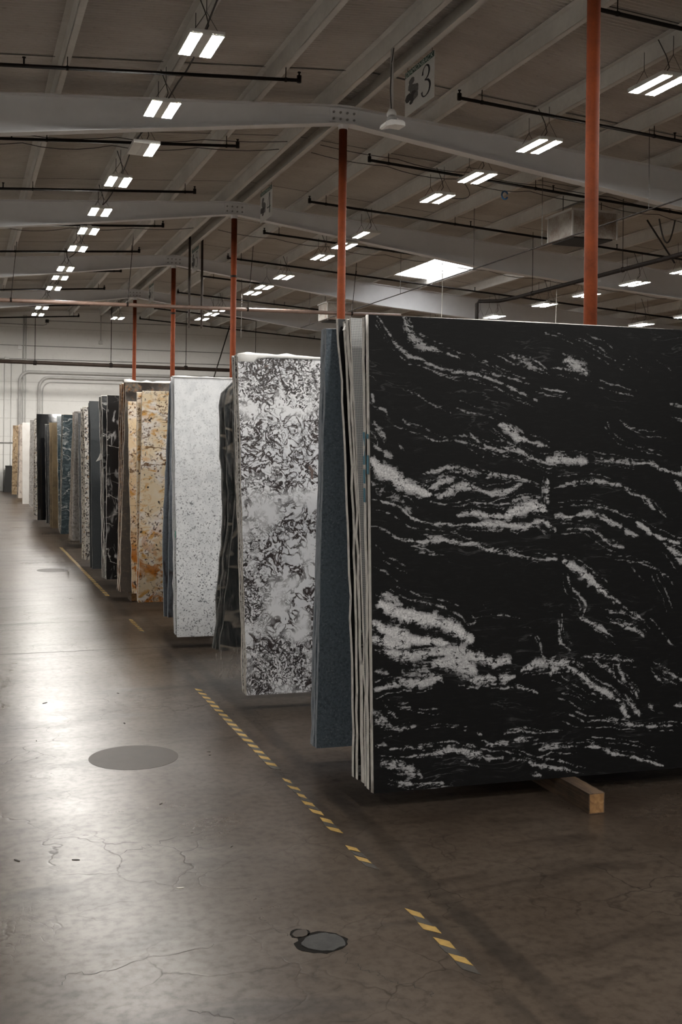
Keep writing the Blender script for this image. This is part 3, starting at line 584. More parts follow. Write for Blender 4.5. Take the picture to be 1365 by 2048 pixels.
# ================================================================== SLABS
TANS = math.tan(math.radians(-1.7))      # the stacks stand very slightly turned
def fbm2(x, z, seed, octaves=5, f0=1.0):
    """value noise on arrays, used to ripple the veins of the big slab"""
    out = np.zeros_like(x); amp = 1.0; tot = 0.0; f = f0
    for o in range(octaves):
        r = np.random.default_rng(seed + o); G = r.random((256, 256))
        xi, zi = np.floor(x * f).astype(int), np.floor(z * f).astype(int); fx, fz = x * f - xi, z * f - zi
        fx = fx * fx * (3 - 2 * fx); fz = fz * fz * (3 - 2 * fz); a, b_, c, d = xi & 255, (xi + 1) & 255, zi & 255, (zi + 1) & 255
        out += amp * ((G[a, c] * (1 - fx) + G[b_, c] * fx) * (1 - fz) + (G[a, d] * (1 - fx) + G[b_, d] * fx) * fz)
        tot += amp; amp *= 0.55; f *= 2.03
    return out / tot - 0.5
VEIN_TEXT = """
0.0079|0.62|0.048,2.163 0.097,2.102 0.141,2.04 0.196,1.994 0.286,1.965 0.366,1.946 0.447,1.922 0.528,1.914 0.599,1.905 0.669,1.88 0.74,1.843 0.824,1.807
0.0158|0.62|0.177,2.169 0.192,2.106 0.226,2.07 0.265,2.045 0.333,2.031
0.0047|0.6|0.265,2.045 0.333,2.031 0.391,2.006 0.448,1.985
0.0042|0.5|0.613,2.025 0.696,1.984 0.767,1.965 0.863,1.935
0.0126|0.5|0.696,2.012 0.756,1.992 0.816,1.961
0.0047|0.6|0.793,2.01 0.864,1.968 0.95,1.954 1.086,1.944
0.0179|0.75|0.975,1.994 1.037,1.974 1.092,1.947
0.0047|0.55|0.54,1.93 0.647,1.923 0.718,1.903 0.789,1.878
0.0032|0.5|0.536,1.979 0.6,1.959 0.659,1.934 0.766,1.91
0.0063|0.6|0.837,1.862 0.91,1.861 0.984,1.855
0.0026|0.45|0.918,2.136 1.016,2.107 1.114,2.066 1.214,2.025 1.328,1.983
0.0026|0.45|1.091,2.132 1.191,2.103 1.228,2.07
0.0026|0.45|1.317,2.045 1.393,2.008 1.443,1.964
0.0021|0.4|1.465,2.028 1.535,1.984
0.0032|0.5|1.147,1.887 1.235,1.867 1.336,1.842
0.0079|0.5|1.529,1.807 1.601,1.797
0.0063|0.5|1.54,1.75 1.644,1.717
0.0021|0.4|0.011,1.909 0.071,1.879
0.0026|0.45|0.194,1.84 0.238,1.82 0.283,1.789 0.351,1.764
0.0037|0.5|0.409,1.76 0.49,1.74 0.595,1.726 0.641,1.705
0.0147|0.75|0.629,1.7 0.676,1.679 0.711,1.636 0.759,1.623
0.0074|0.65|0.759,1.623 0.818,1.607 0.879,1.6
0.0042|0.5|0.689,1.695 0.748,1.658
0.0042|0.52|0.124,1.691 0.191,1.671 0.247,1.64 0.314,1.614 0.406,1.621 0.487,1.611 0.545,1.585 0.638,1.57
0.0068|0.6|0.476,1.665 0.499,1.633 0.568,1.591 0.639,1.581 0.71,1.581 0.781,1.55 0.853,1.528 0.913,1.507
0.0189|0.75|0.877,1.537 0.938,1.542 0.999,1.535 1.067,1.524
0.0116|0.55|1.123,1.536 1.199,1.531 1.287,1.52 1.331,1.509
0.0074|0.65|1.35,1.515 1.415,1.521 1.491,1.488 1.589,1.466 1.66,1.443
0.0105|0.65|0.639,1.597 0.698,1.581 0.745,1.571
0.0032|0.5|1.186,1.72 1.203,1.682 1.253,1.643 1.341,1.611 1.379,1.594 1.495,1.578
0.0032|0.5|1.28,1.711 1.356,1.678 1.419,1.651 1.51,1.641
0.0084|0.55|0.021,1.825 0.031,1.783
0.0037|0.55|0.025,1.773 0.08,1.753 0.091,1.722
0.0074|0.55|0.024,1.699 0.068,1.648 0.084,1.622
0.0095|0.55|0.028,1.59 0.077,1.559 0.11,1.544
0.0095|0.5|0.169,1.718 0.202,1.692
0.0042|0.5|0.145,1.607 0.183,1.565
0.0221|0.95|0.009,1.522 0.054,1.481 0.109,1.455 0.164,1.418 0.22,1.397 0.287,1.376
0.0126|0.7|0.287,1.376 0.344,1.366 0.39,1.387 0.402,1.408 0.46,1.419 0.517,1.397 0.587,1.376 0.658,1.387 0.73,1.419
0.0068|0.62|0.221,1.45 0.289,1.482 0.369,1.503 0.438,1.504 0.519,1.483 0.612,1.473 0.695,1.462 0.778,1.435
0.0047|0.55|0.52,1.515 0.554,1.494 0.636,1.473 0.683,1.462
0.0116|0.7|0.299,1.408 0.345,1.434 0.402,1.442
0.0042|0.55|0.219,1.366 0.287,1.345 0.377,1.323 0.458,1.328 0.539,1.333 0.621,1.322 0.68,1.338 0.752,1.36 0.824,1.365
0.0105|0.75|0.422,1.281 0.491,1.286 0.561,1.28 0.631,1.269
0.0168|0.88|0.655,1.274 0.691,1.29 0.751,1.313 0.811,1.322 0.853,1.3
0.0058|0.65|0.009,1.366 0.074,1.346 0.151,1.324 0.206,1.272 0.273,1.245 0.364,1.239 0.456,1.238
0.01|0.75|0.456,1.238 0.537,1.243 0.63,1.237 0.725,1.23 0.797,1.246 0.845,1.251 0.905,1.212
0.0147|0.65|0.869,1.447 0.861,1.398 0.86,1.349
0.0042|0.5|0.898,1.403 0.959,1.414
0.0063|0.6|0.959,1.425 1.058,1.436 1.17,1.425 1.245,1.409 1.307,1.37 1.383,1.353 1.433,1.308 1.496,1.262
0.0042|0.55|0.932,1.327 1.03,1.332 1.117,1.326 1.191,1.309 1.266,1.275 1.342,1.264
0.0105|0.7|0.906,1.278 0.992,1.277 1.066,1.293 1.116,1.282 1.177,1.248 1.239,1.226
0.0074|0.6|1.264,1.209 1.326,1.186
0.0105|0.75|1.335,1.241 1.404,1.196 1.48,1.162 1.557,1.138
0.0063|0.6|0.966,1.217 1.064,1.216 1.125,1.188 1.199,1.143 1.249,1.131
0.0074|0.68|0.171,1.173 0.249,1.167 0.34,1.171 0.42,1.159 0.5,1.158 0.558,1.126 0.639,1.119 0.71,1.107 0.793,1.09
0.0126|0.7|0.272,1.175 0.363,1.171
0.0037|0.5|0.007,1.242 0.072,1.221 0.138,1.179 0.216,1.162
0.0042|0.5|0.204,1.131 0.282,1.114 0.361,1.103
0.0137|0.6|1.555,1.432 1.599,1.386
0.0074|0.6|1.478,1.128 1.574,1.082
0.0126|0.42|0.02,1.418 0.097,1.366 0.163,1.345 0.196,1.303
0.0056|0.6|0.245,1.168 0.328,1.162 0.426,1.166 0.499,1.154 0.547,1.125 0.621,1.112 0.709,1.105 0.797,1.087 0.886,1.079 0.976,1.055
0.0167|0.75|0.95,1.061 1.027,1.025 1.078,0.977 1.116,0.942 1.155,0.912
0.0067|0.55|1.155,0.912 1.233,0.857 1.312,0.826 1.364,0.783
0.005|0.55|0.955,1.015 0.967,0.963 0.985,0.934 1.036,0.892 1.055,0.863 1.041,0.817
0.0067|0.6|1.021,0.806 1.072,0.781 1.137,0.744 1.188,0.714
0.0067|0.55|1.178,0.789 1.256,0.763 1.323,0.749 1.362,0.713
0.0056|0.5|1.153,0.836 1.232,0.822 1.298,0.809
0.0084|0.55|0.904,0.787 0.909,0.73 0.914,0.684 0.964,0.654
0.0123|0.65|0.052,0.936 0.087,0.919 0.145,0.89
0.0039|0.55|0.088,0.952 0.193,0.91 0.287,0.891 0.335,0.873 0.407,0.838 0.454,0.792 0.497,0.801
0.0223|0.92|0.052,0.887 0.121,0.863 0.203,0.844 0.274,0.82 0.346,0.796 0.417,0.76 0.465,0.725
0.0195|0.88|0.016,0.807 0.108,0.771 0.19,0.746 0.273,0.732 0.344,0.718
0.0167|0.82|0.015,0.742 0.107,0.728 0.178,0.72
0.0223|0.72|0.06,0.697 0.142,0.672 0.236,0.679 0.319,0.686 0.415,0.671 0.5,0.646 0.585,0.62 0.635,0.628
0.0256|0.72|0.295,0.633 0.379,0.64 0.438,0.615 0.486,0.58
0.0156|0.62|0.012,0.527 0.081,0.545 0.152,0.563 0.234,0.548 0.317,0.566
0.0167|0.45|0.152,0.606 0.235,0.603 0.317,0.571
0.0112|0.5|0.013,0.613 0.07,0.589
0.0156|0.68|0.473,0.536 0.559,0.548 0.621,0.551 0.67,0.554
0.0039|0.5|0.412,0.523 0.509,0.501
0.005|0.55|0.57,0.509 0.657,0.505 0.732,0.501 0.794,0.477
0.0134|0.65|0.709,0.58 0.785,0.605 0.861,0.607 0.937,0.598 0.976,0.602
0.0112|0.6|0.859,0.562 0.898,0.583 0.963,0.603
0.0106|0.65|0.937,0.592 1.013,0.543 1.063,0.495 1.141,0.457 1.205,0.419 1.243,0.359 1.256,0.347
0.0045|0.5|0.91,0.548 0.986,0.499 1.049,0.462 1.114,0.43
0.0078|0.55|1.015,0.623 1.119,0.618 1.212,0.614 1.278,0.6
0.0078|0.5|1.08,0.609 1.145,0.583 1.176,0.535
0.0067|0.55|1.211,0.591 1.235,0.521 1.3,0.46 1.312,0.436
0.0078|0.55|1.233,0.452 1.284,0.392 1.323,0.355
0.0039|0.5|0.882,0.448 0.958,0.421 1.021,0.384
0.0061|0.55|0.943,0.365 1.02,0.338 1.111,0.333 1.202,0.322 1.294,0.304 1.401,0.292 1.544,0.284
0.0045|0.5|1.137,0.337 1.216,0.338 1.269,0.346
0.0039|0.5|1.384,0.572 1.41,0.524 1.462,0.481
0.0084|0.6|1.438,0.558 1.505,0.525 1.573,0.499
0.0045|0.5|1.365,0.404 1.404,0.362
0.0056|0.55|1.507,0.385 1.595,0.368
0.0033|0.5|0.092,0.46 0.161,0.449 0.22,0.438 0.315,0.429
0.0022|0.4|0.069,0.481 0.173,0.464
0.0223|0.5|0.005,0.431 0.033,0.397 0.079,0.368
0.0056|0.55|0.067,0.352 0.136,0.353 0.195,0.36
0.0033|0.5|0.254,0.362 0.313,0.364 0.373,0.357 0.433,0.346
0.0028|0.4|0.032,0.322 0.124,0.327
0.0123|0.5|0.008,0.292 0.054,0.289
0.0089|0.55|0.077,0.271 0.158,0.271 0.229,0.272 0.288,0.279
0.0123|0.6|0.193,0.237 0.287,0.241 0.359,0.247 0.419,0.248 0.479,0.228 0.551,0.212 0.613,0.202
0.0201|0.55|0.042,0.215 0.099,0.2 0.168,0.174 0.226,0.143
0.0089|0.55|0.075,0.138 0.168,0.12 0.261,0.108 0.32,0.109
0.0067|0.5|0.487,0.321 0.511,0.308
0.0061|0.55|0.504,0.292 0.553,0.272 0.626,0.268 0.701,0.274 0.763,0.275
0.0039|0.5|0.627,0.306 0.727,0.306 0.802,0.29 0.89,0.29
0.0089|0.55|0.8,0.217 0.863,0.23 0.927,0.225 0.991,0.227
0.0039|0.5|1.063,0.267 1.16,0.25 1.252,0.232 1.318,0.217 1.398,0.188
0.0089|0.6|1.029,0.224 1.094,0.22 1.159,0.193 1.25,0.164 1.342,0.135 1.435,0.105
0.0078|0.55|0.662,0.193 0.723,0.178 0.798,0.15 0.873,0.139 0.962,0.122 1.013,0.101
0.0078|0.5|0.747,0.121 0.797,0.106
0.0045|0.5|0.406,0.2 0.502,0.172
0.005|0.5|1.213,1.068 1.347,1.053 1.427,1.028 1.494,0.991 1.52,0.943
0.01|0.6|1.473,1.146 1.526,1.098 1.586,1.037
0.0028|0.45|1.292,1.031 1.357,0.971
0.0033|0.45|1.399,0.993 1.45,0.898 1.474,0.815
0.0033|0.45|1.418,0.769 1.483,0.685 1.536,0.636
0.0033|0.45|0.566,0.838 0.627,0.83 0.677,0.818
0.0033|0.45|0.713,0.771 0.776,0.758 0.813,0.711 0.824,0.654 0.836,0.631
0.0028|0.4|0.53,0.878 0.56,0.855
0.0033|0.45|0.008,1.057 0.066,1.034 0.124,1
0.0028|0.45|0.015,1.155 0.067,1.111 0.137,1.076
0.0033|0.45|0.208,1.13 0.304,1.112
"""
SLABS = [
('A1', 'black_vein', 1.707, 1.712, 4.516, 4.666, 0.09, 2.173, 0.036, 0.0, None) ,
('A2', 'black_edge', 1.707, 1.718, 4.568, 4.728, 0.09, 2.171, 0.034, 0.0, None) ,
('A3', 'mesh', 1.712, 1.729, 4.619, 4.959, 0.09, 2.189, 0.02, -0.04, None) ,
('A4', 'black_edge', 1.716, 1.737, 4.663, 5.003, 0.09, 2.185, 0.042, -0.034, None) ,
('A5', 'black_edge', 1.707, 1.734, 4.72, 5.051, 0.09, 2.187, 0.032, -0.056, None) ,
('A6', 'black_edge', 1.705, 1.724, 4.761, 5.121, 0.09, 2.201, 0.03, -0.05, None) ,
('C1', 'blue', 1.687, 1.69, 5.274, 5.194, 0.09, 2.161, 0.03, 0.0, None) ,
('C2', 'blue', 1.687, 1.691, 5.312, 5.232, 0.09, 2.162, 0.03, 0.0, None) ,
('C3', 'blue', 1.688, 1.694, 5.348, 5.268, 0.09, 2.166, 0.03, 0.0, None) ,
('D1', 'white_dark', 1.645, 1.625, 6.515, 6.775, 0.09, 2.15, 0.034, 0.0, None) ,
('D2', 'white_dark', 1.644, 1.621, 6.555, 6.825, 0.09, 2.148, 0.034, 0.0, None) ,
('D3', 'white_dark', 1.645, 1.618, 6.595, 6.875, 0.09, 2.148, 0.034, 0.0, None) ,
('W1', 'dark_wrap', 1.653, 1.73, 7.3, 7.33, 0.218, 2.052, 0.03, 0.0, (0.493, 1.752)) ,
('W2', 'dark_wrap', 1.636, 1.683, 7.36, 7.39, 0.218, 2.041, 0.03, 0.0, (0.495, 1.718)) ,
('W3', 'dark_wrap', 1.634, 1.655, 7.42, 7.45, 0.215, 2.029, 0.03, 0.0, (0.497, 1.695)) ,
('B1', 'white_speck', 1.621, 1.614, 8.646, 8.886, 0.09, 2.133, 0.034, 0.0, None) ,
('B2', 'white_speck', 1.627, 1.623, 8.752, 9.002, 0.09, 2.136, 0.034, 0.0, None) ,
('B3', 'white_speck', 1.631, 1.628, 8.824, 9.084, 0.09, 2.132, 0.034, 0.0, None) ,
('E1', 'blue_grey', 1.725, 1.714, 9.662, 9.562, 0.09, 2.123, 0.03, 0.0, None) ,
('E2', 'blue_grey', 1.703, 1.712, 9.726, 9.626, 0.09, 2.122, 0.03, 0.0, (0.317, 1.677)) ,
('G1', 'gold', 1.619, 1.622, 10.654, 10.574, 0.09, 2.092, 0.032, 0.0, None) ,
('G2', 'gold', 1.626, 1.589, 10.759, 10.699, 0.09, 2.082, 0.032, 0.0, None) ,
('G3', 'gold', 1.657, 1.586, 11.316, 11.276, 0.09, 2.022, 0.032, 0.0, None) ,
('N1', 'brown_grey', 1.552, 1.584, 11.461, 11.421, 0.09, 2.225, 0.034, 0.0, None) ,
('N2', 'brown_rust', 1.556, 1.579, 11.541, 11.511, 0.09, 2.219, 0.034, 0.0, None) ,
('N3', 'brown_rust', 1.56, 1.569, 11.623, 11.623, 0.09, 2.209, 0.034, 0.0, None) ,
('N4', 'brown_rust', 1.564, 1.564, 11.705, 11.735, 0.09, 2.209, 0.034, 0.0, None) ,
('F1', 'black_vein2', 1.55, 1.539, 12.562, 12.562, 0.09, 2.133, 0.034, 0.0, None) ,
('F2', 'black_vein2', 1.551, 1.524, 12.659, 12.909, 0.09, 2.136, 0.034, 0.0, None) ,
('F3', 'black_edge', 1.544, 1.515, 12.709, 12.969, 0.09, 2.132, 0.034, 0.0, None) ,
('F4', 'black_edge', 1.536, 1.508, 12.76, 13.03, 0.09, 2.135, 0.034, 0.0, None) ,
('H1', 'slate', 1.524, 1.5, 13.661, 13.941, 0.09, 2.115, 0.04, 0.0, None) ,
('H2', 'slate', 1.515, 1.5, 13.806, 14.106, 0.09, 2.097, 0.04, 0.0, None) ,
('J1', 'speckle', 1.553, 1.539, 14.748, 14.948, 0.09, 2.08, 0.04, 0.0, None) ,
('J2', 'speckle', 1.541, 1.525, 14.816, 15.036, 0.09, 2.076, 0.04, 0.0, None) ,
('J3', 'speckle', 1.529, 1.512, 14.885, 15.125, 0.09, 2.065, 0.04, 0.0, None) ,
('K0', 'dark_cream', 1.736, 1.707, 17.317, 17.517, 0.09, 2.065, 0.04, 0.0, None) ,
('K1', 'grey_granite', 1.661, 1.671, 17.792, 17.692, 0.09, 2.092, 0.04, 0.0, None) ,
('K2', 'grey_granite', 1.647, 1.669, 17.889, 17.789, 0.09, 2.086, 0.04, 0.0, None) ,
('K3', 'grey_granite', 1.646, 1.675, 18.082, 17.982, 0.09, 2.084, 0.04, 0.0, None) ,
('L1', 'green_marble', 1.605, 1.612, 19.117, 19.037, 0.09, 2.077, 0.04, 0.0, None) ,
('L2', 'green_marble', 1.607, 1.61, 19.336, 19.256, 0.09, 2.082, 0.04, 0.0, None) ,
('L3', 'green_marble', 1.627, 1.598, 19.75, 20.05, 0.09, 2.075, 0.04, 0.0, None) ,
('O1', 'olive', 1.569, 1.555, 20.45, 20.55, 0.09, 1.952, 0.04, 0.0, None) ,
('O2', 'olive', 1.545, 1.522, 20.6, 20.8, 0.09, 1.973, 0.04, 0.0, None) ,
('P1', 'dark_cream', 1.589, 1.544, 21.5, 21.6, 0.09, 1.95, 0.04, 0.0, None) ,
('P2', 'dark_cream', 1.566, 1.531, 21.8, 22.0, 0.09, 1.957, 0.04, 0.0, None) ,
('Q1', 'black_polish', 1.455, 1.432, 22.653, 22.953, 0.09, 2.178, 0.04, 0.0, None) ,
('R1', 'speckle', 1.479, 1.466, 23.835, 23.835, 0.09, 2.108, 0.04, 0.0, None) ,
('R2', 'speckle', 1.471, 1.464, 24.173, 24.173, 0.09, 2.105, 0.04, 0.0, None) ,
('T1', 'grey_granite', 1.566, 1.565, 27.453, 27.353, 0.09, 2.148, 0.04, 0.0, None) ,
('U1', 'white_plain', 1.488, 1.465, 28.844, 28.944, 0.09, 2.116, 0.04, 0.0, None) ,
('V1', 'cream', 1.54, 1.558, 32.058, 31.958, 0.09, 2.129, 0.04, 0.0, None) ,
('V2', 'cream', 1.518, 1.537, 32.36, 32.26, 0.09, 2.12, 0.04, 0.0, None) ,
('X1', 'brown_cream', 1.461, 1.474, 34.289, 34.289, 0.09, 2.121, 0.04, 0.0, None) ,
]
VEINS = []
for ln in VEIN_TEXT.strip().split('\n'):
    a, b_, c = ln.split('|'); VEINS.append((float(a), float(b_), [tuple(map(float, q.split(','))) for q in c.split()]))
_r = random.Random(5)                                    # the part of the slab beyond the picture carries on alike
for wv, iv, P in list(VEINS):
    if len(P) > 2 and P[0][0] < 1.1: VEINS.append((wv, iv, [(u + 1.62, min(max(z + _r.uniform(-0.25, 0.25), 0.1), 2.16)) for u, z in P]))
for wv, iv, P in list(VEINS):                            # hair-fine companions running beside the veins
    if len(P) < 3: continue
    for q in range(1 if wv < 0.006 else 2):
        of = _r.choice((-1, 1)) * (wv * 0.8 + _r.uniform(0.006, 0.03)); sh = _r.uniform(-0.05, 0.05)
        VEINS.append((0.0022, 0.5, [(u + sh + _r.uniform(-0.008, 0.008), z + of + _r.uniform(-0.006, 0.006)) for u, z in P]))
def vein_field(U, Z):
    wu = U + 0.030 * fbm2(U, Z, 11, 4, 6.0) + 0.016 * fbm2(U, Z, 21, 4, 24.0)
    wz = Z + 0.030 * fbm2(U, Z, 31, 4, 6.0) + 0.016 * fbm2(U, Z, 41, 4, 24.0)
    wid = 1.0 + 1.5 * fbm2(U * 1.0, Z, 51, 3, 9.0)
    val = np.zeros_like(U)
    for wv, iv, P in VEINS:
        P = np.array(P); m = wv * 2.6 + 0.03
        sel = np.where((wu > P[:, 0].min() - m) & (wu < P[:, 0].max() + m) & (wz > P[:, 1].min() - m) & (wz < P[:, 1].max() + m))[0]
        if len(sel) == 0: continue
        pu, pz = wu[sel], wz[sel]; best = np.full(len(sel), 9.0); tt = np.zeros(len(sel)); n = len(P) - 1
        for i in range(n):
            a, d = P[i], P[i + 1] - P[i]; L2 = max(d @ d, 1e-9)
            t = np.clip(((pu - a[0]) * d[0] + (pz - a[1]) * d[1]) / L2, 0, 1)
            q = np.hypot(pu - a[0] - t * d[0], pz - a[1] - t * d[1]); k = q < best; best[k] = q[k]; tt[k] = (i + t[k]) / n
        taper = 0.45 + 0.55 * np.sin(np.pi * np.clip(tt, 0.02, 0.98)) ** 0.6
        ww = wv * 1.15 * taper * np.clip(wid[sel], 0.35, 1.8)
        v = np.clip(1.28 - best / np.maximum(ww, 0.0022) * 0.62, 0, 1) * (iv * 0.9 + 0.06)
        val[sel] = np.maximum(val[sel], v)
    return val

def slab(row, name, label, group, width=3.1, nx=5, nz=22, rough_edge=0.003, hires=False):
    sid, kind, xb, xt, yb, yt, zb, zt, tk, bow, xm = row
    face, edge = ST[kind]
    rg = np.random.default_rng(abs(hash(sid)) % 1000 if False else sum(ord(c) * (i + 3) for i, c in enumerate(sid)))
    S = np.linspace(0, 1, nz)
    XL = xb + (xt - xb) * S
    if xm: XL = np.interp(S, [0, xm[0], 1], [xb, xm[1], xt])
    if kind == 'dark_wrap': XL = XL + np.interp(S, [0, 0.90, 0.955, 1], [0, 0, 0.015, 0.11])     # clipped top corner
    XL = XL + rg.normal(0, rough_edge, nz) * (0 if hires else 1)
    ZTJ = rg.normal(0, rough_edge * 0.7, nx) * (0 if hires else 1)
    def pt(i, j, back):      # i column, j row
        u = i / (nx - 1); x = XL[j] + u * (xb + width - XL[j]); s = S[j]
        y = yb + (yt - yb) * s + bow * 4 * s * (1 - s) + TANS * (x - xb) + (tk if back else 0)
        z = zb + (zt - zb) * s + (ZTJ[i] if j == nz - 1 else 0)
        return (x, y, z)
    mb = MB(); front = [pt(i, j, 0) for j in range(nz) for i in range(nx)]; back = [pt(i, j, 1) for j in range(nz) for i in range(nx)]
    q = [(j * nx + i, j * nx + i + 1, (j + 1) * nx + i + 1, (j + 1) * nx + i) for j in range(nz - 1) for i in range(nx - 1)]
    N = nx * nz
    loop = [i for i in range(nx)] + [j * nx + nx - 1 for j in range(1, nz)] + [(nz - 1) * nx + i for i in range(nx - 2, -1, -1)] + [j * nx for j in range(nz - 2, 0, -1)]
    if not hires: mb.add(front + back, q + [tuple(v + N for v in f[::-1]) for f in q], 0)
    # rim: front loop -> proud middle loop -> back loop
    FL = [front[i] for i in loop]; BL = [back[i] for i in loop]; cx, cz = xb + width / 2, (zb + zt) / 2
    ML = []
    for a, b_ in zip(FL, BL):
        j = rg.normal(0, 0.0022) + 0.0015
        mx, my, mz = [(p + r) / 2 for p, r in zip(a, b_)]
        ox = -1 if abs(a[0] - xb) < 0.2 else (1 if abs(a[0] - xb - width) < 0.05 else 0); oz = -1 if abs(a[2] - zb) < 1e-3 else (1 if a[2] > zt - 0.02 else 0)
        if oz == -1: oz = 0
        ML.append((mx + ox * j, my, mz + oz * j))
    n = len(loop)
    mb.add(FL + ML + BL, [(i, (i + 1) % n, n + (i + 1) % n, n + i) for i in range(n)] + [(n + i, n + (i + 1) % n, 2 * n + (i + 1) % n, 2 * n + i) for i in range(n)], 1)
    if hires:
        mb.add([pt(0, 0, 1), pt(nx - 1, 0, 1), pt(nx - 1, nz - 1, 1), pt(0, nz - 1, 1)], [(0, 1, 2, 3)], 0)
    o = mb.build(name, [face, edge], loc=(xb, yb, zb))
    if hires:
        # finely gridded polished face so the veins have somewhere to live
        hx, hz = 620, 415
        s, u = np.meshgrid(np.linspace(0, 1, hz), np.linspace(0, 1, hx), indexing='ij')
        xl = xb + (xt - xb) * s; x = xl + u * (xb + width - xl); y = yb + (yt - yb) * s + TANS * (x - xb); z = zb + (zt - zb) * s
        vv = vein_field((x - xb).ravel(), z.ravel())
        me0 = o.data; n0 = len(me0.vertices); co0 = np.empty(n0 * 3, np.float32); me0.vertices.foreach_get('co', co0)
        faces0 = [tuple(p.vertices) for p in me0.polygons]; mi0 = [p.material_index for p in me0.polygons]
        co = np.concatenate([co0.reshape(-1, 3), np.stack([x.ravel() - xb, y.ravel() - yb, z.ravel() - zb], 1).astype(np.float32)])
        idx = np.arange(hx * hz).reshape(hz, hx) + n0
        qf = np.stack([idx[:-1, :-1], idx[:-1, 1:], idx[1:, 1:], idx[1:, :-1]], -1).reshape(-1, 4)
        loops = np.concatenate([np.array([v for f in faces0 for v in f], np.int32), qf.ravel().astype(np.int32)])
        lens = np.array([len(f) for f in faces0] + [4] * len(qf), np.int32); starts = np.concatenate([[0], np.cumsum(lens)[:-1]]).astype(np.int32)
        me = bpy.data.meshes.new(name); me.vertices.add(len(co)); me.vertices.foreach_set('co', co.ravel())
        me.loops.add(len(loops)); me.loops.foreach_set('vertex_index', loops)
        me.polygons.add(len(lens)); me.polygons.foreach_set('loop_start', starts); me.polygons.foreach_set('loop_total', lens)
        me.materials.append(face); me.materials.append(edge)
        me.polygons.foreach_set('material_index', np.array(mi0 + [0] * len(qf), np.int32))
        me.update(calc_edges=True); me.validate()
        at_ = me.attributes.new('vein', 'FLOAT', 'POINT'); at_.data.foreach_set('value', np.concatenate([np.zeros(n0), vv]).astype(np.float32))
        o.data = me; bpy.data.meshes.remove(me0)
    return tag(o, label, 'slab', group)

INFO = {
 'A1': 'big polished black granite slab with flowing white veins, front of its stack',
 'A2': 'black granite slab tight behind the big white-veined front slab, pale rough edge showing',
 'A3': 'slab with a grey woven net face between the pale-edged black granite slabs',
 'A4': 'black slab with a thick beaded pale edge, just behind the net-faced slab',
 'A5': 'black granite slab with a pale edge, second from the back of the black veined stack',
 'A6': 'rearmost black granite slab of the black veined stack, dark strip of face showing',
 'C1': 'plain blue grey granite slab standing behind the black veined stack, face showing',
 'C2': 'middle blue grey slab of its stack, only a thin blue edge showing',
 'C3': 'rearmost blue grey slab of its stack, thin edge showing',
 'D1': 'white granite slab covered in tangled dark brown veins, topped with torn film',
 'D2': 'white granite slab edge directly behind the dark-veined white front slab',
 'D3': 'rearmost white granite slab edge in the dark-veined white stack',
 'W1': 'charcoal marble slab with beige veins wrapped in clear film, front one',
 'W2': 'middle charcoal marble slab with clipped top corner inside the clear film',
 'W3': 'rearmost charcoal marble slab with clipped top corner inside the clear film',
 'B1': 'tall white granite slab with fine dark speckles, face showing',
 'B2': 'white speckled slab edge directly behind the speckled front slab',
 'B3': 'rearmost slab edge of the white speckled stack',
 'E1': 'slate blue slab edge close behind the white speckled stack',
 'E2': 'slate blue slab strip between the gold granite and the white speckled slabs',
 'G1': 'gold and cream granite slab with rusty orange patches near its foot',
 'G2': 'gold cream granite slab tight behind the rusty-footed gold slab',
 'G3': 'shorter pale gold granite slab standing in front of the brown grey slab',
 'N1': 'brown grey granite slab with dark band along its top, behind the gold slabs',
 'N2': 'rust brown slab with a pale edge just behind the brown grey slab',
 'N3': 'rust brown slab third in the brown grey stack, narrow strip of face',
 'N4': 'rearmost rust brown slab of the brown grey stack, pale pinkish edge',
 'F1': 'black slab with cloudy white patches beside the brown grey stack',
 'F2': 'black slab behind the cloudy black slab, narrow dark wedge of face showing',
 'F3': 'black slab with pale edge third in the cloudy black stack',
 'F4': 'rearmost pale-edged slab of the cloudy black stack, paper tag hanging on it',
 'H1': 'plain charcoal slate slab with a dark rim at its top',
 'H2': 'black-edged slab directly behind the plain charcoal slate slab',
 'J1': 'salt and pepper granite slab beside the charcoal slate, face showing',
 'J2': 'middle salt and pepper slab edge beside the charcoal slate',
 'J3': 'rearmost salt and pepper slab edge in the stack by the charcoal slate',
 'K0': 'narrow dark slab with cream edge in front of the mottled grey granite',
 'K1': 'mottled grey granite slab beside the dark green marble',
 'K2': 'second mottled grey granite slab edge beside the dark green marble',
 'K3': 'rearmost mottled grey granite slab edge beside the dark green marble',
 'L1': 'glossy dark green marble slab with light veins, front of its stack',
 'L2': 'cream-edged slab tight behind the glossy green marble slab',
 'L3': 'second glossy green marble slab standing behind the front green one',
 'O1': 'olive brown marble slab beside the mirror black slab',
 'O2': 'second olive brown marble slab edge nearer the mirror black slab',
 'P1': 'dark grey slab edge in front of the mirror black slab',
 'P2': 'rear dark grey slab edge standing against the mirror black slab',
 'Q1': 'tall mirror polished black slab beside the olive brown marble',
 'R1': 'salt and pepper slab edge just behind the mirror black slab',
 'R2': 'rear salt and pepper slab edge next to the small mottled grey slab',
 'T1': 'mottled grey slab standing between the mirror black and plain white slabs',
 'U1': 'plain white quartz slab far down the row',
 'V1': 'cream marble slab with grey mottling next to the plain white slab',
 'V2': 'rear cream marble slab edge next to the plain white slab',
 'X1': 'last brown and cream granite slab at the end of the row near the wall',
}
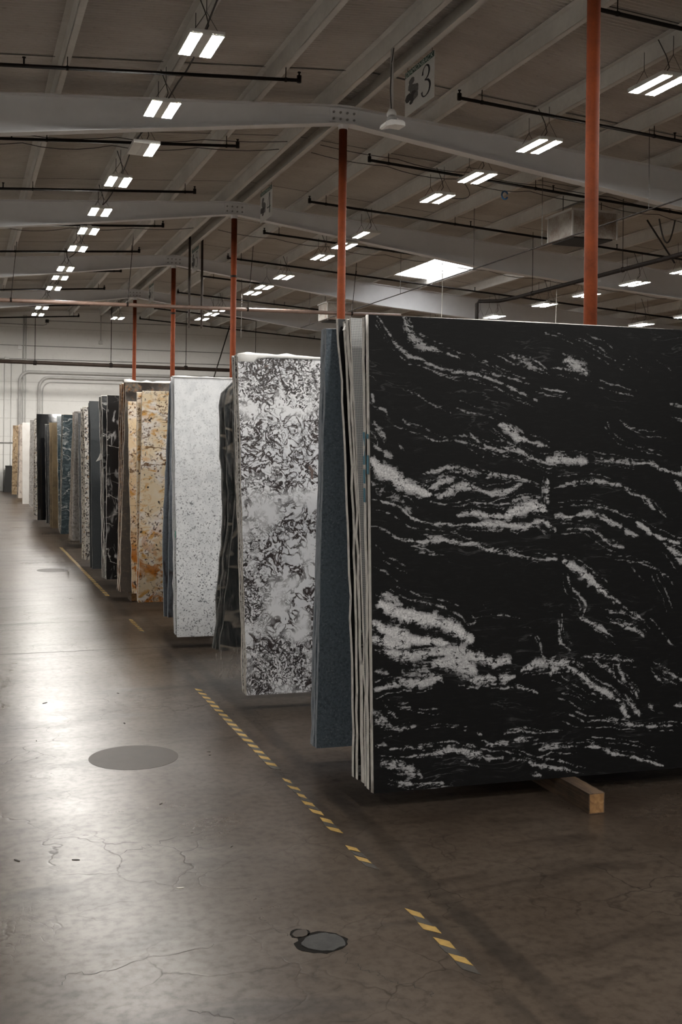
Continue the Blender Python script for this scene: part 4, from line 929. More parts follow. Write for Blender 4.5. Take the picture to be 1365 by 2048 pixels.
STACK = {'A': 'black veined granite stack', 'C': 'blue grey granite stack', 'D': 'dark-veined white granite stack', 'W': 'film-wrapped charcoal marble stack', 'B': 'white speckled granite stack',
         'E': 'slate blue stack', 'G': 'gold granite stack', 'N': 'brown grey granite stack', 'F': 'cloudy black granite stack', 'H': 'charcoal slate stack', 'J': 'salt and pepper stack', 'K': 'mottled grey stack',
         'L': 'green marble stack', 'O': 'olive marble stack', 'P': 'dark grey stack', 'Q': 'mirror black stack', 'R': 'second salt and pepper stack', 'T': 'small mottled grey stack', 'U': 'plain white stack', 'V': 'cream marble stack', 'X': 'end of row stack'}
KN = {'mirror': 'x'}
SL = {}
for row in SLABS:
    sid, kind = row[0], row[1]
    nm = {'dark_wrap': 'marble_slab', 'green_marble': 'marble_slab', 'olive': 'marble_slab', 'cream': 'marble_slab', 'white_plain': 'quartz_slab', 'slate': 'slate_slab'}.get(kind, 'granite_slab')
    SL[sid] = slab(row, nm, INFO[sid], STACK[sid[0]], width=3.2 if sid[0] == 'A' else 3.0, hires=(sid == 'A1'), rough_edge=0.005 if kind == 'dark_wrap' else 0.0022)
ROW = {r[0]: r for r in SLABS}

# crayon marks on the rims of the black stack, parts of their slabs
def rim_mark(sid, s0, s1, mat, w0=0.0, w1=1.0, dx=-0.0045):
    r = ROW[sid]; xb, xt, yb, yt, zb, zt, tk, bow = r[2:10]
    def P(s, u): return (xb + (xt - xb) * s + dx, yb + (yt - yb) * s + bow * 4 * s * (1 - s) + tk * u, zb + (zt - zb) * s)
    mesh_obj('crayon_mark', [P(s0, w0), P(s1, w0), P(s1, w1), P(s0, w1)], [(0, 1, 2, 3)], M[mat], SL[sid])
for sid, marks in (('A1', ((0.735, 0.745), (0.66, 0.70))), ('A2', ((0.72, 0.75), (0.68, 0.715), (0.64, 0.67), (0.60, 0.63)))):
    for a, b_ in marks: rim_mark(sid, a, b_, 'paint_blue', 0.1, 0.85)
rim_mark('B1', 0.375, 0.40, 'paint_green', 0.1, 0.9)
# torn paper tags
def paper(sid, s, size, name='paper_tag'):
    r = ROW[sid]; xb, xt, yb, yt, zb, zt, tk, bow = r[2:10]
    x = xb + (xt - xb) * s; y = yb + (yt - yb) * s + bow * 4 * s * (1 - s); z = zb + (zt - zb) * s
    V = [(x - 0.006, y - 0.004, z + size * 0.5), (x + size * 0.3, y - 0.012, z + size * 0.4), (x + size * 0.1, y - 0.016, z - size * 0.3), (x - size * 0.6, y - 0.02, z - size * 0.55), (x - size * 0.25, y - 0.012, z)]
    V += [(a, b_ + 0.0012, c) for a, b_, c in V]
    mesh_obj(name, V, [(0, 1, 2, 3, 4), (9, 8, 7, 6, 5)] + [(i, i + 5, (i + 1) % 5 + 5, (i + 1) % 5) for i in range(5)], M['film'], SL[sid])
paper('A5', 0.985, 0.035); paper('F4', 0.66, 0.09)

# ---- timbers under the stacks
def timber(x, y0, y1, label, wd=0.076, h=0.089, group=None):
    t = thing('timber_bearer', (x, y0, 0), label, 'timber', group)
    jit = lambda: random.uniform(-0.003, 0.003)
    V = []
    n = 8
    for i in range(n + 1):
        y = y0 + (y1 - y0) * i / n
        V += [(x + jit(), y, 0.0), (x + wd + jit(), y, 0.0), (x + wd + jit(), y, h), (x + jit(), y, h)]
    F = []
    for i in range(n):
        for k in range(4): F.append((4 * i + k, 4 * i + (k + 1) % 4, 4 * i + 4 + (k + 1) % 4, 4 * i + 4 + k))
    F += [(3, 2, 1, 0), (4 * n, 4 * n + 1, 4 * n + 2, 4 * n + 3)]
    mesh_obj('beam_body', V, F, M['wood'], t)
    MB().box(x + 0.004, x + wd - 0.004, y0 - 0.002, y0 + 0.001, 0.004, h - 0.004).build('end_grain', M['wood_end'], t)
timber(2.604, 4.244, 5.62, 'square wooden timber poking out from under the big black veined slab')
timber(4.30, 4.25, 5.62, 'wooden timber lying under the far end of the black veined slab')
for i, (ya, yb_) in enumerate(((6.35, 6.95), (8.45, 10.05), (10.45, 12.05), (12.3, 13.2), (13.5, 15.4), (17.2, 18.6), (18.95, 20.9), (21.3, 24.5), (27.2, 29.3), (31.8, 34.6))):
    for x in (2.6, 4.2): timber(x, ya, yb_, 'wooden timber lying hidden under a stack of slabs', group='timbers under the stacks')
timber(1.66, 11.40, 11.62, 'short orange wood block under the corner of the gold granite slabs', 0.12, 0.085)
for x in (2.6, 4.2): timber(x, 7.22, 7.62, 'tall wooden block under the film-wrapped marble slabs', 0.1, ROW['W1'][6] - 0.002, 'blocks under the wrapped marble')

# ---- plastic films
def film_strip(sid, x0, x1, top, drop, name, label, seed, mat='film'):
    """thin torn sheet lying over the top edge of a slab and hanging a little down its face"""
    r = ROW[sid]; xb, xt, yb, yt, zb, zt, tk = r[2:9]; rg = np.random.default_rng(seed); n = 26
    V = []; F = []
    for i in range(n):
        x = x0 + (x1 - x0) * i / (n - 1); yy = yt + TANS * (x - xb)
        h = max(0.002, top * abs(fbm2(np.array([x * 9.0]), np.array([seed * 1.7]), seed, 3)[0]) * 3 + 0.002); dp = drop(x) + rg.uniform(0, 0.006)
        V += [(x, yy - 0.006 - rg.uniform(0, .002), zt - dp), (x, yy - 0.004, zt + 0.001), (x, yy + 0.004, zt + h), (x, yy + tk + 0.02, zt + h * 0.7), (x, yy + tk + 0.05, zt - 0.002)]
    for i in range(n - 1):
        for k in range(4): F.append((5 * i + k, 5 * i + k + 1, 5 * i + 6 + k, 5 * i + 5 + k))
    o = mesh_obj(name, V, F, M[mat], smooth=True, loc=(x0, yt, zt))
    md = o.modifiers.new('thick', 'SOLIDIFY'); md.thickness = 0.001
    return tag(o, label, 'plastic film')
film_strip('D1', 1.625, 3.2, 0.022, lambda x: 0.012 + max(0, 0.11 - abs(x - 1.66) * 1.1), 'torn_film', 'white torn film over the top of the dark-veined white slab', 3)
film_strip('N1', 1.565, 3.0, 0.03, lambda x: 0.006, 'torn_film', 'white film strip over the top of the brown grey slab', 5)
film_strip('B1', 1.60, 3.0, 0.012, lambda x: 0.003, 'torn_film', 'thin white film lying on top of the white speckled slab', 8)
# clear stretch film round the charcoal marble
def wrap():
    r1, r3 = ROW['W1'], ROW['W3']; t = thing('stretch_film', (r1[2] - 0.03, r1[4] - 0.02, 0.02), 'clear crumpled stretch film wrapped round the charcoal marble slabs', 'plastic film')
    nz, S = 26, np.linspace(0, 1, 26)
    XL1 = np.interp(S, [0, r1[10][0], 0.9, 1], [r1[2], r1[10][1], r1[3] + 0.0, r1[3] + 0.10])
    XL3 = np.interp(S, [0, r3[10][0], 0.9, 0.955, 1], [r3[2], r3[10][1], r3[3], r3[3] + 0.015, r3[3] + 0.11])
    V = []; rg = np.random.default_rng(4)
    for j in range(nz):
        s = S[j]; z = r1[6] + (r1[7] - r1[6]) * s; y1 = r1[4] + (r1[5] - r1[4]) * s; y3 = r3[4] + (r3[5] - r3[4]) * s + r3[8]
        q = lambda a=0.003: rg.uniform(-a, a)
        V += [(r1[2] + 1.2, y1 - 0.012, z), (XL1[j] + 0.30, y1 - 0.012 + q(), z), (XL1[j] + 0.02, y1 - 0.014 + q(), z), (XL1[j] - 0.012 + q(), y1 - 0.004, z), ((XL1[j] + XL3[j]) / 2 - 0.022 + q(.005), (y1 + y3) / 2, z), (XL3[j] - 0.014 + q(), y3 - 0.01, z), (XL3[j] + 0.03, y3 + 0.012, z), (r3[2] + 1.2, y3 + 0.012, z)]
    F = [(8 * j + k, 8 * j + k + 1, 8 * j + 9 + k, 8 * j + 8 + k) for j in range(nz - 1) for k in range(7)]
    mesh_obj('film_wall', V, F, M['clear_film'], t, True)
    # loose skirt hanging under the slabs
    V = []; n = 30; m = 7; z1 = r1[6]
    for i in range(n):
        u = i / (n - 1); x = r1[2] - 0.03 + u * 0.75; L = (0.09 + 0.085 * math.sin(u * 9 + 0.5) + 0.05 * rg.random()) if u < 0.25 else 0.17 + 0.03 * rg.random()
        for k in range(m):
            f = k / (m - 1)
            V.append((x + 0.012 * math.sin(k * 2.1 + i * 1.7) * f, r1[4] - 0.014 + 0.03 * math.sin(i * 1.9 + k * 0.9) * f + 0.03 * f, max(z1 + 0.015 - min(L, z1 + 0.008) * f, 0.004)))
    F = [(i * m + k, i * m + k + 1, (i + 1) * m + k + 1, (i + 1) * m + k) for i in range(n - 1) for k in range(m - 1)]
    mesh_obj('loose_skirt', V, F, M['loose_film'], t, True)
wrap()

# ================================================================== SERVICES
PIPES_A = (12.35, 15.36, 18.40, 21.47, 24.49, 27.42, 30.69, 34.45, 37.6)
PIPES_S = (9.33, 12.28, 15.40, 18.37, 21.38, 24.54, 27.42, 30.6, 34.45, 37.46)
# ---- LED high bay lights: twin panels hung from the purlins
def led(x, y, z, label, group, lit=(True, True)):
    k = (z - 0.13 - CAM_H) / (z - CAM_H); x, y, z = x * k, y * k, z - 0.13      # hung a hand's breadth below the beams
    t = thing('high_bay_light', (x, y, z), label, 'light', group)
    hb = MB().box(x - 0.168, x + 0.168, y - 0.315, y + 0.315, z + 0.014, z + 0.045)
    for xa, xb in ((-0.168, -0.160), (-0.048, 0.048), (0.160, 0.168)): hb.box(x + xa, x + xb, y - 0.315, y + 0.315, z, z + 0.014)
    hb.build('housing', M['housing'], t)
    MB().box(x - 0.035, x + 0.035, y - 0.20, y + 0.20, z + 0.045, z + 0.085).build('driver_box', M['housing'], t)
    for s, on in zip((-1, 1), lit):
        cx = x + s * 0.104
        MB().box(cx - 0.055, cx + 0.055, y - 0.305, y + 0.305, z + 0.003, z + 0.014).add([(cx - 0.055, y - 0.305, z + 0.002), (cx + 0.055, y - 0.305, z + 0.002), (cx + 0.055, y + 0.305, z + 0.002), (cx - 0.055, y + 0.305, z + 0.002)], [(0, 3, 2, 1)], 1).build('diffuser', [M['lamp_off'], M['lamp'] if on else M['lamp_off']], t)
    zt_ = ztop(x)
    for yy in (y - 0.26, y + 0.26):
        b = MB()
        b.tube([(x - 0.12, yy, z + 0.045), (x, yy, z + 0.045 + (zt_ - z) * 0.45)], 0.003, 4)
        b.tube([(x + 0.12, yy, z + 0.045), (x, yy, z + 0.045 + (zt_ - z) * 0.45)], 0.003, 4)
        b.tube([(x, yy, z + 0.045 + (zt_ - z) * 0.45), (x, yy, zt_)], 0.004, 4)
        b.build('hanger', M['wire'], t)
    MB().tube([(x + 0.02, y - 0.05, z + 0.08), (x + 0.05, y - 0.12, z + 0.16), (x + 0.03, y - 0.10, (z + zt_) / 2 + 0.06), (x - 0.02, y - 0.02, zt_ + 0.04)], 0.006, 5).build('cord', M['wire'], t)
for y in (-4.6, -2.2, 0.2, 5.4, 7.8, 10.97, 13.23, 17.10, 19.43, 21.25, 23.23, 26.0, 27.45, 29.35, 32.13, 33.7, 35.5):
    led(2.22, y, 5.55, 'twin panel LED light in the row over the aisle, both panels lit', 'lights over the aisle')
led(2.26, 14.9, 5.50, 'twin panel LED light over the aisle with one panel dark', None, (False, True))
for y in (-4.6, -2.2, 0.2, 5.2, 7.8, 10.40, 13.05, 14.90, 16.35, 20.88, 22.30, 25.25, 27.05, 28.2, 32.0, 33.2, 34.6):
    led(7.14, y, 5.55, 'twin panel LED light in the row over the slabs, both panels lit', 'lights over the slab rows')
led(7.14, 19.62, 5.54, 'twin panel LED light over the slabs with one panel dark', None, (True, False))
for y in (8.2, 10.9, 13.5, 16.0, 18.02, 19.76, 21.62, 23.49, 26.12, 27.2, 30.0, 33.0):
    led(13.05, y, 5.0, 'twin panel LED light in the far row past the tall red column', 'lights of the far row')
for y in (12.0, 16.0, 19.0, 22.3, 24.2, 28.0, 32.0):
    led(16.2, y, 4.75, 'twin panel LED light in the outermost row of the hall', 'lights of the outermost row')
for y in (-4.0, -0.5, 10.0, 13.5, 17.0, 20.5, 24.0, 28.0, 32.0, 36.0):  # unseen lamp row, added to throw more light on the upright slab faces
    led(-3.69, y, 5.0, 'added twin panel LED light, out of view beyond the aisle, brightening the slabs', 'added fill lights past the aisle')
led(4.64, 35.48, 5.55, 'lone twin panel LED light under the ridge by the far wall', None)

# ---- sprinkler branch lines
def branch(y, side):
    xs, xe, s = (3.65, X0 + 0.2, -1) if side == 'aisle' else (5.64, 27.0, 1)
    def zz(x): return 5.80 - 0.0665 * abs(x - xs)
    t = thing('sprinkler_pipe', (xs, y, zz(xs)), 'black sprinkler pipe hung under the aisle side of the roof' if s < 0 else 'black sprinkler pipe hung under the roof over the slab rows', 'pipe', 'sprinkler pipes over the aisle' if s < 0 else 'sprinkler pipes over the slabs')
    MB().tube([(xs, y, zz(xs)), (xe, y, zz(xe))], 0.021, 10).build('run', M['pipe'], t, True)
    MB().tube([(xs, y, zz(xs) - 0.026), (xs, y, zz(xs) + 0.055)], 0.027, 10).build('elbow', M['pipe'], t, True)
    hd = MB()
    for d in np.arange(0.0, abs(xe - xs), 3.05):
        x = xs + s * (d + (0.0 if d == 0 else 0))
        hd = MB().tube([(x, y, zz(x) + 0.02), (x, y, zz(x) + 0.085)], 0.010, 6).tube([(x, y, zz(x) + 0.085), (x, y, zz(x) + 0.095)], 0.02, 8)
        hd.build('sprinkler_head', M['pipe'], t)
    for k in range(1, 18, 2):
        x = XR + s * 1.22 * k + (0.03 if s < 0 else 0.04)
        if (x - xs) * s < 0.05 or (xe - x) * s < 0: continue
        MB().tube([(x, y, zz(x)), (x, y, ztop(x) + 0.012)], 0.006, 5).tube([(x - 0.012, y, zz(x)), (x + 0.012, y, zz(x))], 0.027, 8).build('hanger', M['pipe'], t)
for y in PIPES_A: branch(y, 'aisle')
for y in PIPES_S: branch(y, 'slabs')

# ---- larger mains
t = thing('water_main', (0.7, 24.0, 4.53), 'rust tinted main pipe crossing the hall in front of the far columns', 'pipe')
MB().tube([(X0 + 0.1, 24.0, 4.43), (9.6, 24.0, 4.645)], 0.042, 14).build('run', M['rust_pipe'], t, True)
for x in (0.96, 3.34, 5.97, 8.4):
    MB().tube([(x, 24.0, 4.55), (x + 0.12, 24.0, zdeck(x) - 0.02)], 0.007, 5).build('hanger', M['pipe'], t)
    MB().tube([(x - 0.02, 24, 4.53 + 0.0126 * x), (x + 0.02, 24, 4.53 + 0.0126 * x)], 0.05, 10).build('clamp', M['pipe'], t)
t = thing('fire_main', (1.2, 37.0, 4.2), 'thick dark brown main pipe along the far white wall', 'pipe')
MB().tube([(X0 + 0.1, 37.0, 4.24), (12.5, 37.0, 4.13)], 0.062, 14).build('run', M['brown_pipe'], t, True)
for x in (2.24, 4.64, 7.11, 9.5):
    MB().tube([(x, 37.0, 4.2), (x, 37.0, zdeck(x) - 0.01)], 0.010, 6).build('hanger', M['pipe'], t)
    MB().tube([(x - 0.05, 37, 4.18), (x + 0.05, 37, 4.18)], 0.075, 12).build('clamp', M['pipe'], t)
for x, lab in ((4.765, 'dark vertical drop pipe hanging beside the fourth red column'), (5.046, 'dark vertical drop pipe hanging farther from the fourth red column')):
    o = MB().tube([(x, 24.5, 4.19), (x, 24.5, 5.62), (x, 24.5, zdeck(x) - 0.005)], [0.026, 0.026, 0.026], 10).build('drop_pipe', M['brown_pipe'], loc=(x, 24.5, 4.19)); tag(o, lab, 'pipe')
t = thing('gas_pipe', (10.1, 14.1, 4.5), 'dark bent gas pipe running over the long black slab', 'pipe')
MB().tube([(10.08, 7.0, 4.5), (10.08, 19.2, 4.5), (9.98, 19.75, 4.49), (9.63, 19.95, 4.49), (9.60, 19.97, 4.45), (9.60, 19.97, 3.4)], 0.036, 12).build('run', M['pipe'], t, True)
for y in (10.0, 13.2, 15.6, 18.6):
    MB().tube([(10.08, y, 4.5), (10.08, y, ztop(10.08) + 0.02)], 0.006, 5).tube([(10.08, y - 0.015, 4.5), (10.08, y + 0.015, 4.5)], 0.045, 10).build('hanger', M['pipe'], t)
t = thing('conduit_run', (8.39, 11.6, 4.7), 'thin straight conduit hung lengthwise under the skylight', 'conduit')
MB().tube([(8.39, 6.0, 4.7), (8.39, 28.0, 4.7)], 0.011, 8).build('run', M['pipe'], t)
for y in (9.5, 12.4, 15.2, 17.6, 21.0, 24.4, 27.2):
    MB().tube([(8.39, y, 4.7), (8.39, y, ztop(8.39) + 0.02)], 0.005, 4).build('hanger', M['wire'], t)
o = MB().tube([(10.15, 15.04, 5.2), (10.64, 15.0, 4.55)], 0.014, 8).build('brace_rod', M['pipe'], loc=(10.15, 15.04, 5.2)); tag(o, 'black slanting brace rod above the gas pipe', 'rod')
o = MB().tube([(10.75 + 0.05 * math.cos(a), 15.4, 5.25 - 0.32 * math.sin(max(a - 0.6, 0) * 0.9)) if False else (10.55 + 0.30 * u, 15.3, 5.30 - 1.5 * (u - u * u)) for u, a in [(k / 10, k * 0.3) for k in range(11)]], 0.014, 6).build('hose_loop', M['wire'], loc=(10.55, 15.3, 5.3)); tag(o, 'black looped hose hanging by the slanting brace rod', 'hose')

# ---- evaporative cooler boxes
def cooler(x0, x1, y0, y1, z0, z1, label):
    t = thing('cooler_duct', ((x0 + x1) / 2, (y0 + y1) / 2, z0), label, 'duct')
    MB().box(x0, x1, y0, y1, z0 + 0.02, z1).build('casing', M['cooler'], t)
    MB().box(x0 + 0.05, x1 - 0.05, y0 + 0.05, y1 - 0.05, z0, z0 + 0.025).build('outlet', M['black'], t)
    for x in (x0, x1):
        for y in (y0, y1): MB().box(x - 0.012, x + 0.012, y - 0.012, y + 0.012, z0 + 0.01, z1 + 0.01).build('corner_angle', M['galv'], t)
    MB().box(x0 - 0.04, x1 + 0.04, y0 - 0.04, y1 + 0.04, z1, z1 + 0.03).build('top_flange', M['galv'], t)
    for x in (x0 + 0.05, x1 - 0.05): MB().tube([(x, (y0 + y1) / 2, z1), (x, (y0 + y1) / 2, ztop(x) + 0.15)], 0.008, 5).build('hanger', M['wire'], t)
cooler(9.42, 10.25, 16.05, 16.85, 5.06, 5.50, 'weathered metal cooler duct hanging partly behind the tallest red column')
cooler(8.8, 9.45, 27.0, 27.7, 4.82, 5.26, 'weathered metal cooler duct behind the column at the black slab corner')

# ---- hanging signs
def strip(P, Wd, closed=False, n=10):
    """ribbon of changing width through 2-D points"""
    P = np.array(P, float); Q = []; Ws = []
    for i in range(len(P) - 1):
        p0, p1, p2, p3 = P[max(i - 1, 0)], P[i], P[i + 1], P[min(i + 2, len(P) - 1)]
        for k in range(n):
            u = k / n; Q.append(0.5 * ((2 * p1) + (p2 - p0) * u + (2 * p0 - 5 * p1 + 4 * p2 - p3) * u * u + (3 * p1 - p0 - 3 * p2 + p3) * u ** 3)); Ws.append(Wd[i] * (1 - u) + Wd[i + 1] * u)
    Q.append(P[-1]); Ws.append(Wd[-1]); V = []
    for i, q in enumerate(Q):
        d = np.array(Q[min(i + 1, len(Q) - 1)]) - np.array(Q[max(i - 1, 0)]); d = d / max(np.linalg.norm(d), 1e-6); nn = np.array([-d[1], d[0]]) * Ws[i] / 2
        V += [tuple(q + nn), tuple(q - nn)]
    return V, [(2 * i, 2 * i + 1, 2 * i + 3, 2 * i + 2) for i in range(len(Q) - 1)]
DIG = {
 '3': [([(.06, .74), (.10, .90), (.24, 1.0), (.38, .92), (.42, .76), (.34, .60), (.18, .54)], [.10, .05, .04, .07, .09, .06, .03]),
       ([(.18, .54), (.38, .46), (.47, .28), (.40, .08), (.22, 0), (.07, .06), (.03, .20)], [.03, .07, .10, .08, .04, .05, .10])],
 '4': [([(.33, 1.0), (.18, .66), (.02, .30)], [.04, .04, .04]), ([(.02, .30), (.25, .30), (.50, .30)], [.05, .05, .05]), ([(.36, 1.0), (.36, .5), (.36, 0)], [.10, .10, .10])],
 '5': [([(.12, .96), (.28, .95), (.44, .97)], [.05, .09, .05]), ([(.12, .96), (.10, .75), (.09, .55)], [.035, .035, .035]), ([(.09, .55), (.26, .62), (.43, .48), (.46, .28), (.34, .05), (.16, 0), (.04, .14)], [.03, .05, .09, .10, .06, .04, .09])],
 '6': [([(.42, .93), (.26, .90), (.11, .66), (.06, .34), (.14, .08), (.26, 0), (.40, .08), (.46, .28), (.38, .50), (.26, .55), (.12, .46), (.08, .34)], [.04, .04, .08, .10, .06, .04, .07, .09, .06, .04, .03, .02])]}
cu = bpy.data.curves.new('lettering', 'FONT'); cu.body = 'DIAMONBACK'; cu.align_x = 'LEFT'
to = bpy.data.objects.new('lettering', cu); COL.objects.link(to); bpy.context.view_layer.update()
tm = bpy.data.meshes.new_from_object(to.evaluated_get(bpy.context.evaluated_depsgraph_get()))
TV = np.array([v.co[:2] for v in tm.vertices]); TF = [tuple(p.vertices) for p in tm.polygons]
bpy.data.objects.remove(to); bpy.data.curves.remove(cu); bpy.data.meshes.remove(tm)
TV = (TV - TV.min(0)) / (TV.max(0) - TV.min(0))
def sign(dig, ya, yb, z0, z1, x=4.90):
    Lg, H = yb - ya, z1 - z0
    t = thing('hanging_sign', (x, (ya + yb) / 2, z0), 'white hanging bay sign with green band and black numeral ' + dig, 'sign', 'hanging bay signs')
    def P(u, v, o): return (x - o, yb - u * Lg, z0 + v * H)      # u reads left to right seen from the aisle
    bd = MB().box(x - 0.004, x + 0.004, ya, yb, z0, z1).build('board', M['sign_white'], t)
    mesh_obj('green_band', [P(0, .87, .005), P(1, .87, .005), P(1, 1, .005), P(0, 1, .005)], [(0, 1, 2, 3)], M['sign_green'], t)
    mesh_obj('lettering', [P(.03 + .94 * a + (b_ - .5) * .012, 0.882 + .104 * b_, .0065) for a, b_ in TV], TF, M['sign_letter'], t)
    b = MB()
    for pts, wd in DIG[dig]:
        V, F = strip(pts, wd); b.add([P(.58 + .62 * a, .15 + .66 * c, .006) for a, c in V], F)
    b.build('numeral', M['sign_ink'], t)
    for k, (cx, cy, rx, ry, mt) in enumerate(((.24, .72, .10, .075, 'sign_grey'), (.20, .60, .085, .10, 'sign_grey'), (.30, .52, .13, .10, 'sign_grey'), (.40, .47, .085, .11, 'sign_grey'), (.13, .38, .11, .10, 'sign_dark'), (.29, .36, .12, .11, 'sign_dark'), (.39, .33, .08, .075, 'sign_grey'), (.24, .24, .07, .05, 'sign_dark'))):
        pts = blob(cx, cy, rx, ry, 14, 0.12); mesh_obj('printed_rock', [P(a, c, .0055 + k * .0003) for a, c in pts], [tuple(range(14))], M[mt], t)
    for u in (.08, .92):
        q = P(u, 1, 0); MB().tube([q, (q[0], q[1], ztop(x) + 0.02)], 0.003, 4).build('hanger', M['wire'], t)
sign('3', 11.33, 12.18, 5.455, 5.97); sign('4', 18.08, 18.85, 5.45, 5.97); sign('5', 24.15, 24.93, 5.45, 5.97); sign('6', 30.15, 31.0, 5.50, 5.97)

# ---- wireless unit on a drop tube near the first sign
t = thing('ceiling_sensor', (4.5, 11.57, 5.14), 'grimy white sensor unit on a drop pole beside the sign numbered 3', 'sensor')
MB().tube([(4.5, 11.59, ztop(4.5) + 0.1), (4.5, 11.59, 5.30)], 0.020, 10).build('drop_pole', M['galv'], t, True)
MB().tube([(4.5, 11.59, 5.34), (4.5, 11.59, 5.30), (4.5, 11.59, 5.27)], [0.035, 0.055, 0.055], 12).build('canopy', M['galv'], t, True)
MB().tube([(4.5, 11.58, 5.27), (4.5, 11.57, 5.215)], [0.042, 0.06], 10).build('mount', M['bolt'], t, True)
MB().prism([(4.385, 5.135), (4.40, 5.175), (4.45, 5.20), (4.59, 5.205), (4.62, 5.185), (4.62, 5.145), (4.50, 5.150), (4.41, 5.125)], 'y', 11.48, 11.66).build('head', M['film'], t)
MB().tube([(4.49, 11.57, 5.31), (4.475, 11.57, 5.55), (4.49, 11.58, 5.85), (4.50, 11.5, 6.10), (4.52, 11.0, 6.16), (4.53, 9.0, 6.18)], 0.007, 5).build('cable', M['wire'], t)

# ---- loose cables slung across the purlins
def cable(name, label, pts, r, mat='wire', group=None):
    return tag(MB().tube(pts, r, 5).build(name, M[mat], loc=pts[0]), label, 'cable', group)
for y, z, sag in ((15.55, 0.02, 0.05), (16.0, 0.0, 0.07), (22.4, 0.0, 0.06), (27.3, 0.0, 0.06), (33.0, 0, 0.05)):
    for s in (-1, 1):
        pts = []
        for k in range(0, 6 if s < 0 else 9):
            for q in range(5):
                x = XR + s * (0.25 + 1.22 * (k + q / 5)); pts.append((x, y + 0.02 * math.sin(k * 1.3), ztop(x) - 0.01 - sag * (1 - (2 * q / 5 - 1) ** 2) * (0.3 + 0.7 * abs(math.sin(k * 2.1 + y)))))
        cable('roof_cable', 'thin dark cable sagging across the purlins', pts, 0.006, group='cables across the purlins')
pts = [(2.32 + 0.05 * math.sin(y * 1.1), y, ztop(2.3) - 0.01 - 0.06 * abs(math.sin(y * 1.2))) for y in np.arange(7.5, 36, 0.5)]
cable('power_cable', 'long black power cable strung along the purlin over the aisle lights', pts, 0.010)
pts = [(7.2 + 0.4 * math.sin(u * 3.1), 15.6 + 1.2 * u, 5.72 - 0.14 * math.sin(u * 3.14)) for u in np.linspace(0, 1, 14)]
cable('power_cable', 'loose black cable swagging between two lights over the slabs', pts, 0.006)
o = MB().tube([(7.75 + 0.05 * math.cos(a), 15.2, 5.42 + 0.06 * math.sin(a)) for a in np.linspace(0.3, 5.8, 14)], 0.014, 6).build('cable_hook', M['blue_plastic'], loc=(7.75, 15.2, 5.42)); tag(o, 'small blue open hook hanging from a purlin', 'hook')
for x, y, zb_, lab in ((6.6, 27.2, 4.3, 'long thin rod hanging behind the column at the black slab corner'), (9.3, 21.0, 4.2, 'pale thin rod hanging below the skylight corner'), (11.6, 20.4, 4.2, 'pale thin cord hanging right of the skylight')):
    cable('signal_cable', lab, [(x, y, zdeck(x) - 0.003), (x + 0.015, y, (zb_ + ztop(x)) / 2), (x, y, zb_)], 0.006, 'wire' if x < 7 else 'white_wire')
o = MB().tube([(7.75, 36.0, 3.5), (8.48, 36.0, zdeck(8.48) - 0.01)], 0.02, 6).build('brace_rod', M['pipe'], loc=(7.75, 36.0, 3.5)); tag(o, 'slanting dark rod in front of the far wall above the white slab', 'rod')

# ---- conduits, boxes and wires on the far wall
def conduit(pts, r, label, mat='galv'):
    yw = Y1 - r - 0.01
    return tag(MB().tube([(x, yw, z) for x, z in pts], r, 10).build('wall_conduit', M[mat], True, loc=(pts[0][0], yw, pts[0][1])) if False else MB().tube([(x, yw, z) for x, z in pts], r, 10).build('wall_conduit', M[mat], None, True, (pts[0][0], yw, pts[0][1])), label, 'conduit')
def bend(x0, z0, x1, z1, r, n=7):
    """up from (x0,z0), rounded corner, then along to x1 at height z1"""
    P = [(x0, z0)]
    for k in range(n + 1):
        a = math.pi / 2 * k / n; P.append((x0 + r - r * math.cos(a), z1 - r + r * math.sin(a)))
    return P + [(x1, z1)]
conduit(bend(1.87, 0.02, 13.0, 4.00, 0.32), 0.050, 'thick grey conduit bending at the top left of the far wall')
conduit(bend(2.50, 0.02, 13.0, 3.84, 0.36), 0.050, 'second thick grey conduit nested inside the outer bend on the far wall')
conduit(bend(2.62, 0.02, 13.0, 3.68, 0.30), 0.018, 'thin conduit nested innermost on the far wall')
conduit([(1.98, 0.02), (1.98, 5.9)], 0.020, 'thin upright conduit running up the far wall beside the thick bend')
conduit([(2.06, 0.02), (2.06, 5.9)], 0.016, 'thinner upright conduit next to the thin one on the far wall')
conduit([(1.38, 0.02), (1.38, 4.35)], 0.010, 'fine upright wire tube left of the thick conduits')
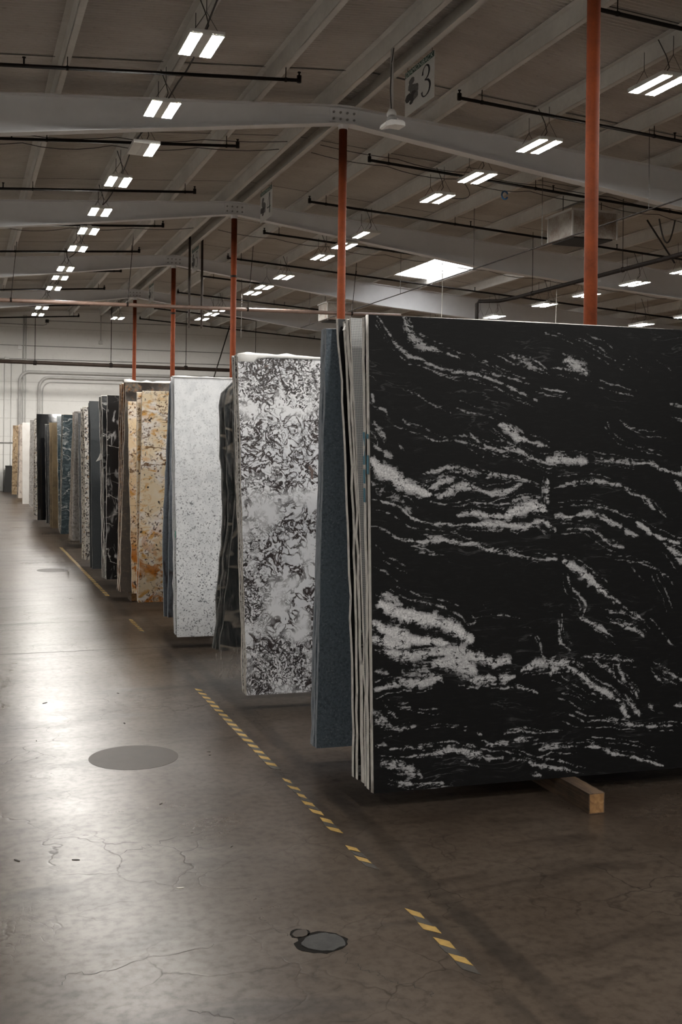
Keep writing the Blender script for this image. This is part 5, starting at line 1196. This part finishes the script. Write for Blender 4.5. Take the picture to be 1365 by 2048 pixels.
conduit([(1.60, 0.02), (1.60, 4.35)], 0.010, 'fine upright wire tube close to the thick conduit')
conduit([(4.52, 5.12), (4.52, 6.05)], 0.016, 'short upright conduit feeding the small box under the ridge')
conduit([(X0 + .1, 4.86), (13, 4.90)], 0.010, 'long thin level wire tube high on the far wall', 'bolt')
conduit([(X0 + .1, 4.42), (1.5, 4.42), (13, 4.50)], 0.012, 'long thin level wire tube just above the dark main pipe', 'bolt')
conduit([(X0 + .1, 1.62), (1.75, 1.62)], 0.016, 'thin level wire tube at chest height beside the last slab', 'bolt')
conduit([(X0 + .1, 5.62), (2.6, 5.58), (2.72, 5.62), (2.72, 5.74), (13, 5.86)], 0.010, 'thin wire tube under the roof with a step at a small black box', 'bolt')
for x, z, a, b_, mt, lab in ((1.80, 4.74, 0.11, 0.13, 'film', 'small bright white junction box high on the far wall'), (4.46, 5.02, 0.12, 0.12, 'housing', 'small white junction box on the far wall under the ridge'), (2.68, 5.68, 0.11, 0.10, 'black', 'small black box high on the far wall'), (1.38, 4.36, 0.14, 0.12, 'housing', 'small pale box just above the dark main pipe')):
    t = thing('junction_box', (x, Y1, z), lab, 'box'); MB().box(x, x + a, Y1 - 0.07, Y1, z, z + b_).build('case', M[mt], t); MB().box(x + 0.01, x + a - 0.01, Y1 - 0.076, Y1 - 0.07, z + 0.01, z + b_ - 0.01).build('cover', M[mt], t)
t = thing('waste_bin', (1.52, 38.3, 0), 'dark tapered bin standing against the far wall by the last slab', 'bin')
V = [(1.38, 38.2, 0.0), (1.80, 38.2, 0.0), (1.80, 38.7, 0.0), (1.38, 38.7, 0.0), (1.44, 38.25, 0.82), (1.86, 38.25, 0.82), (1.86, 38.75, 0.82), (1.44, 38.75, 0.82)]
mesh_obj('body', V, [(3, 2, 1, 0), (4, 5, 6, 7), (0, 1, 5, 4), (1, 2, 6, 5), (2, 3, 7, 6), (3, 0, 4, 7)], M['black'], t)
MB().box(1.43, 1.87, 38.24, 38.76, 0.82, 0.86).build('lid', M['black'], t)
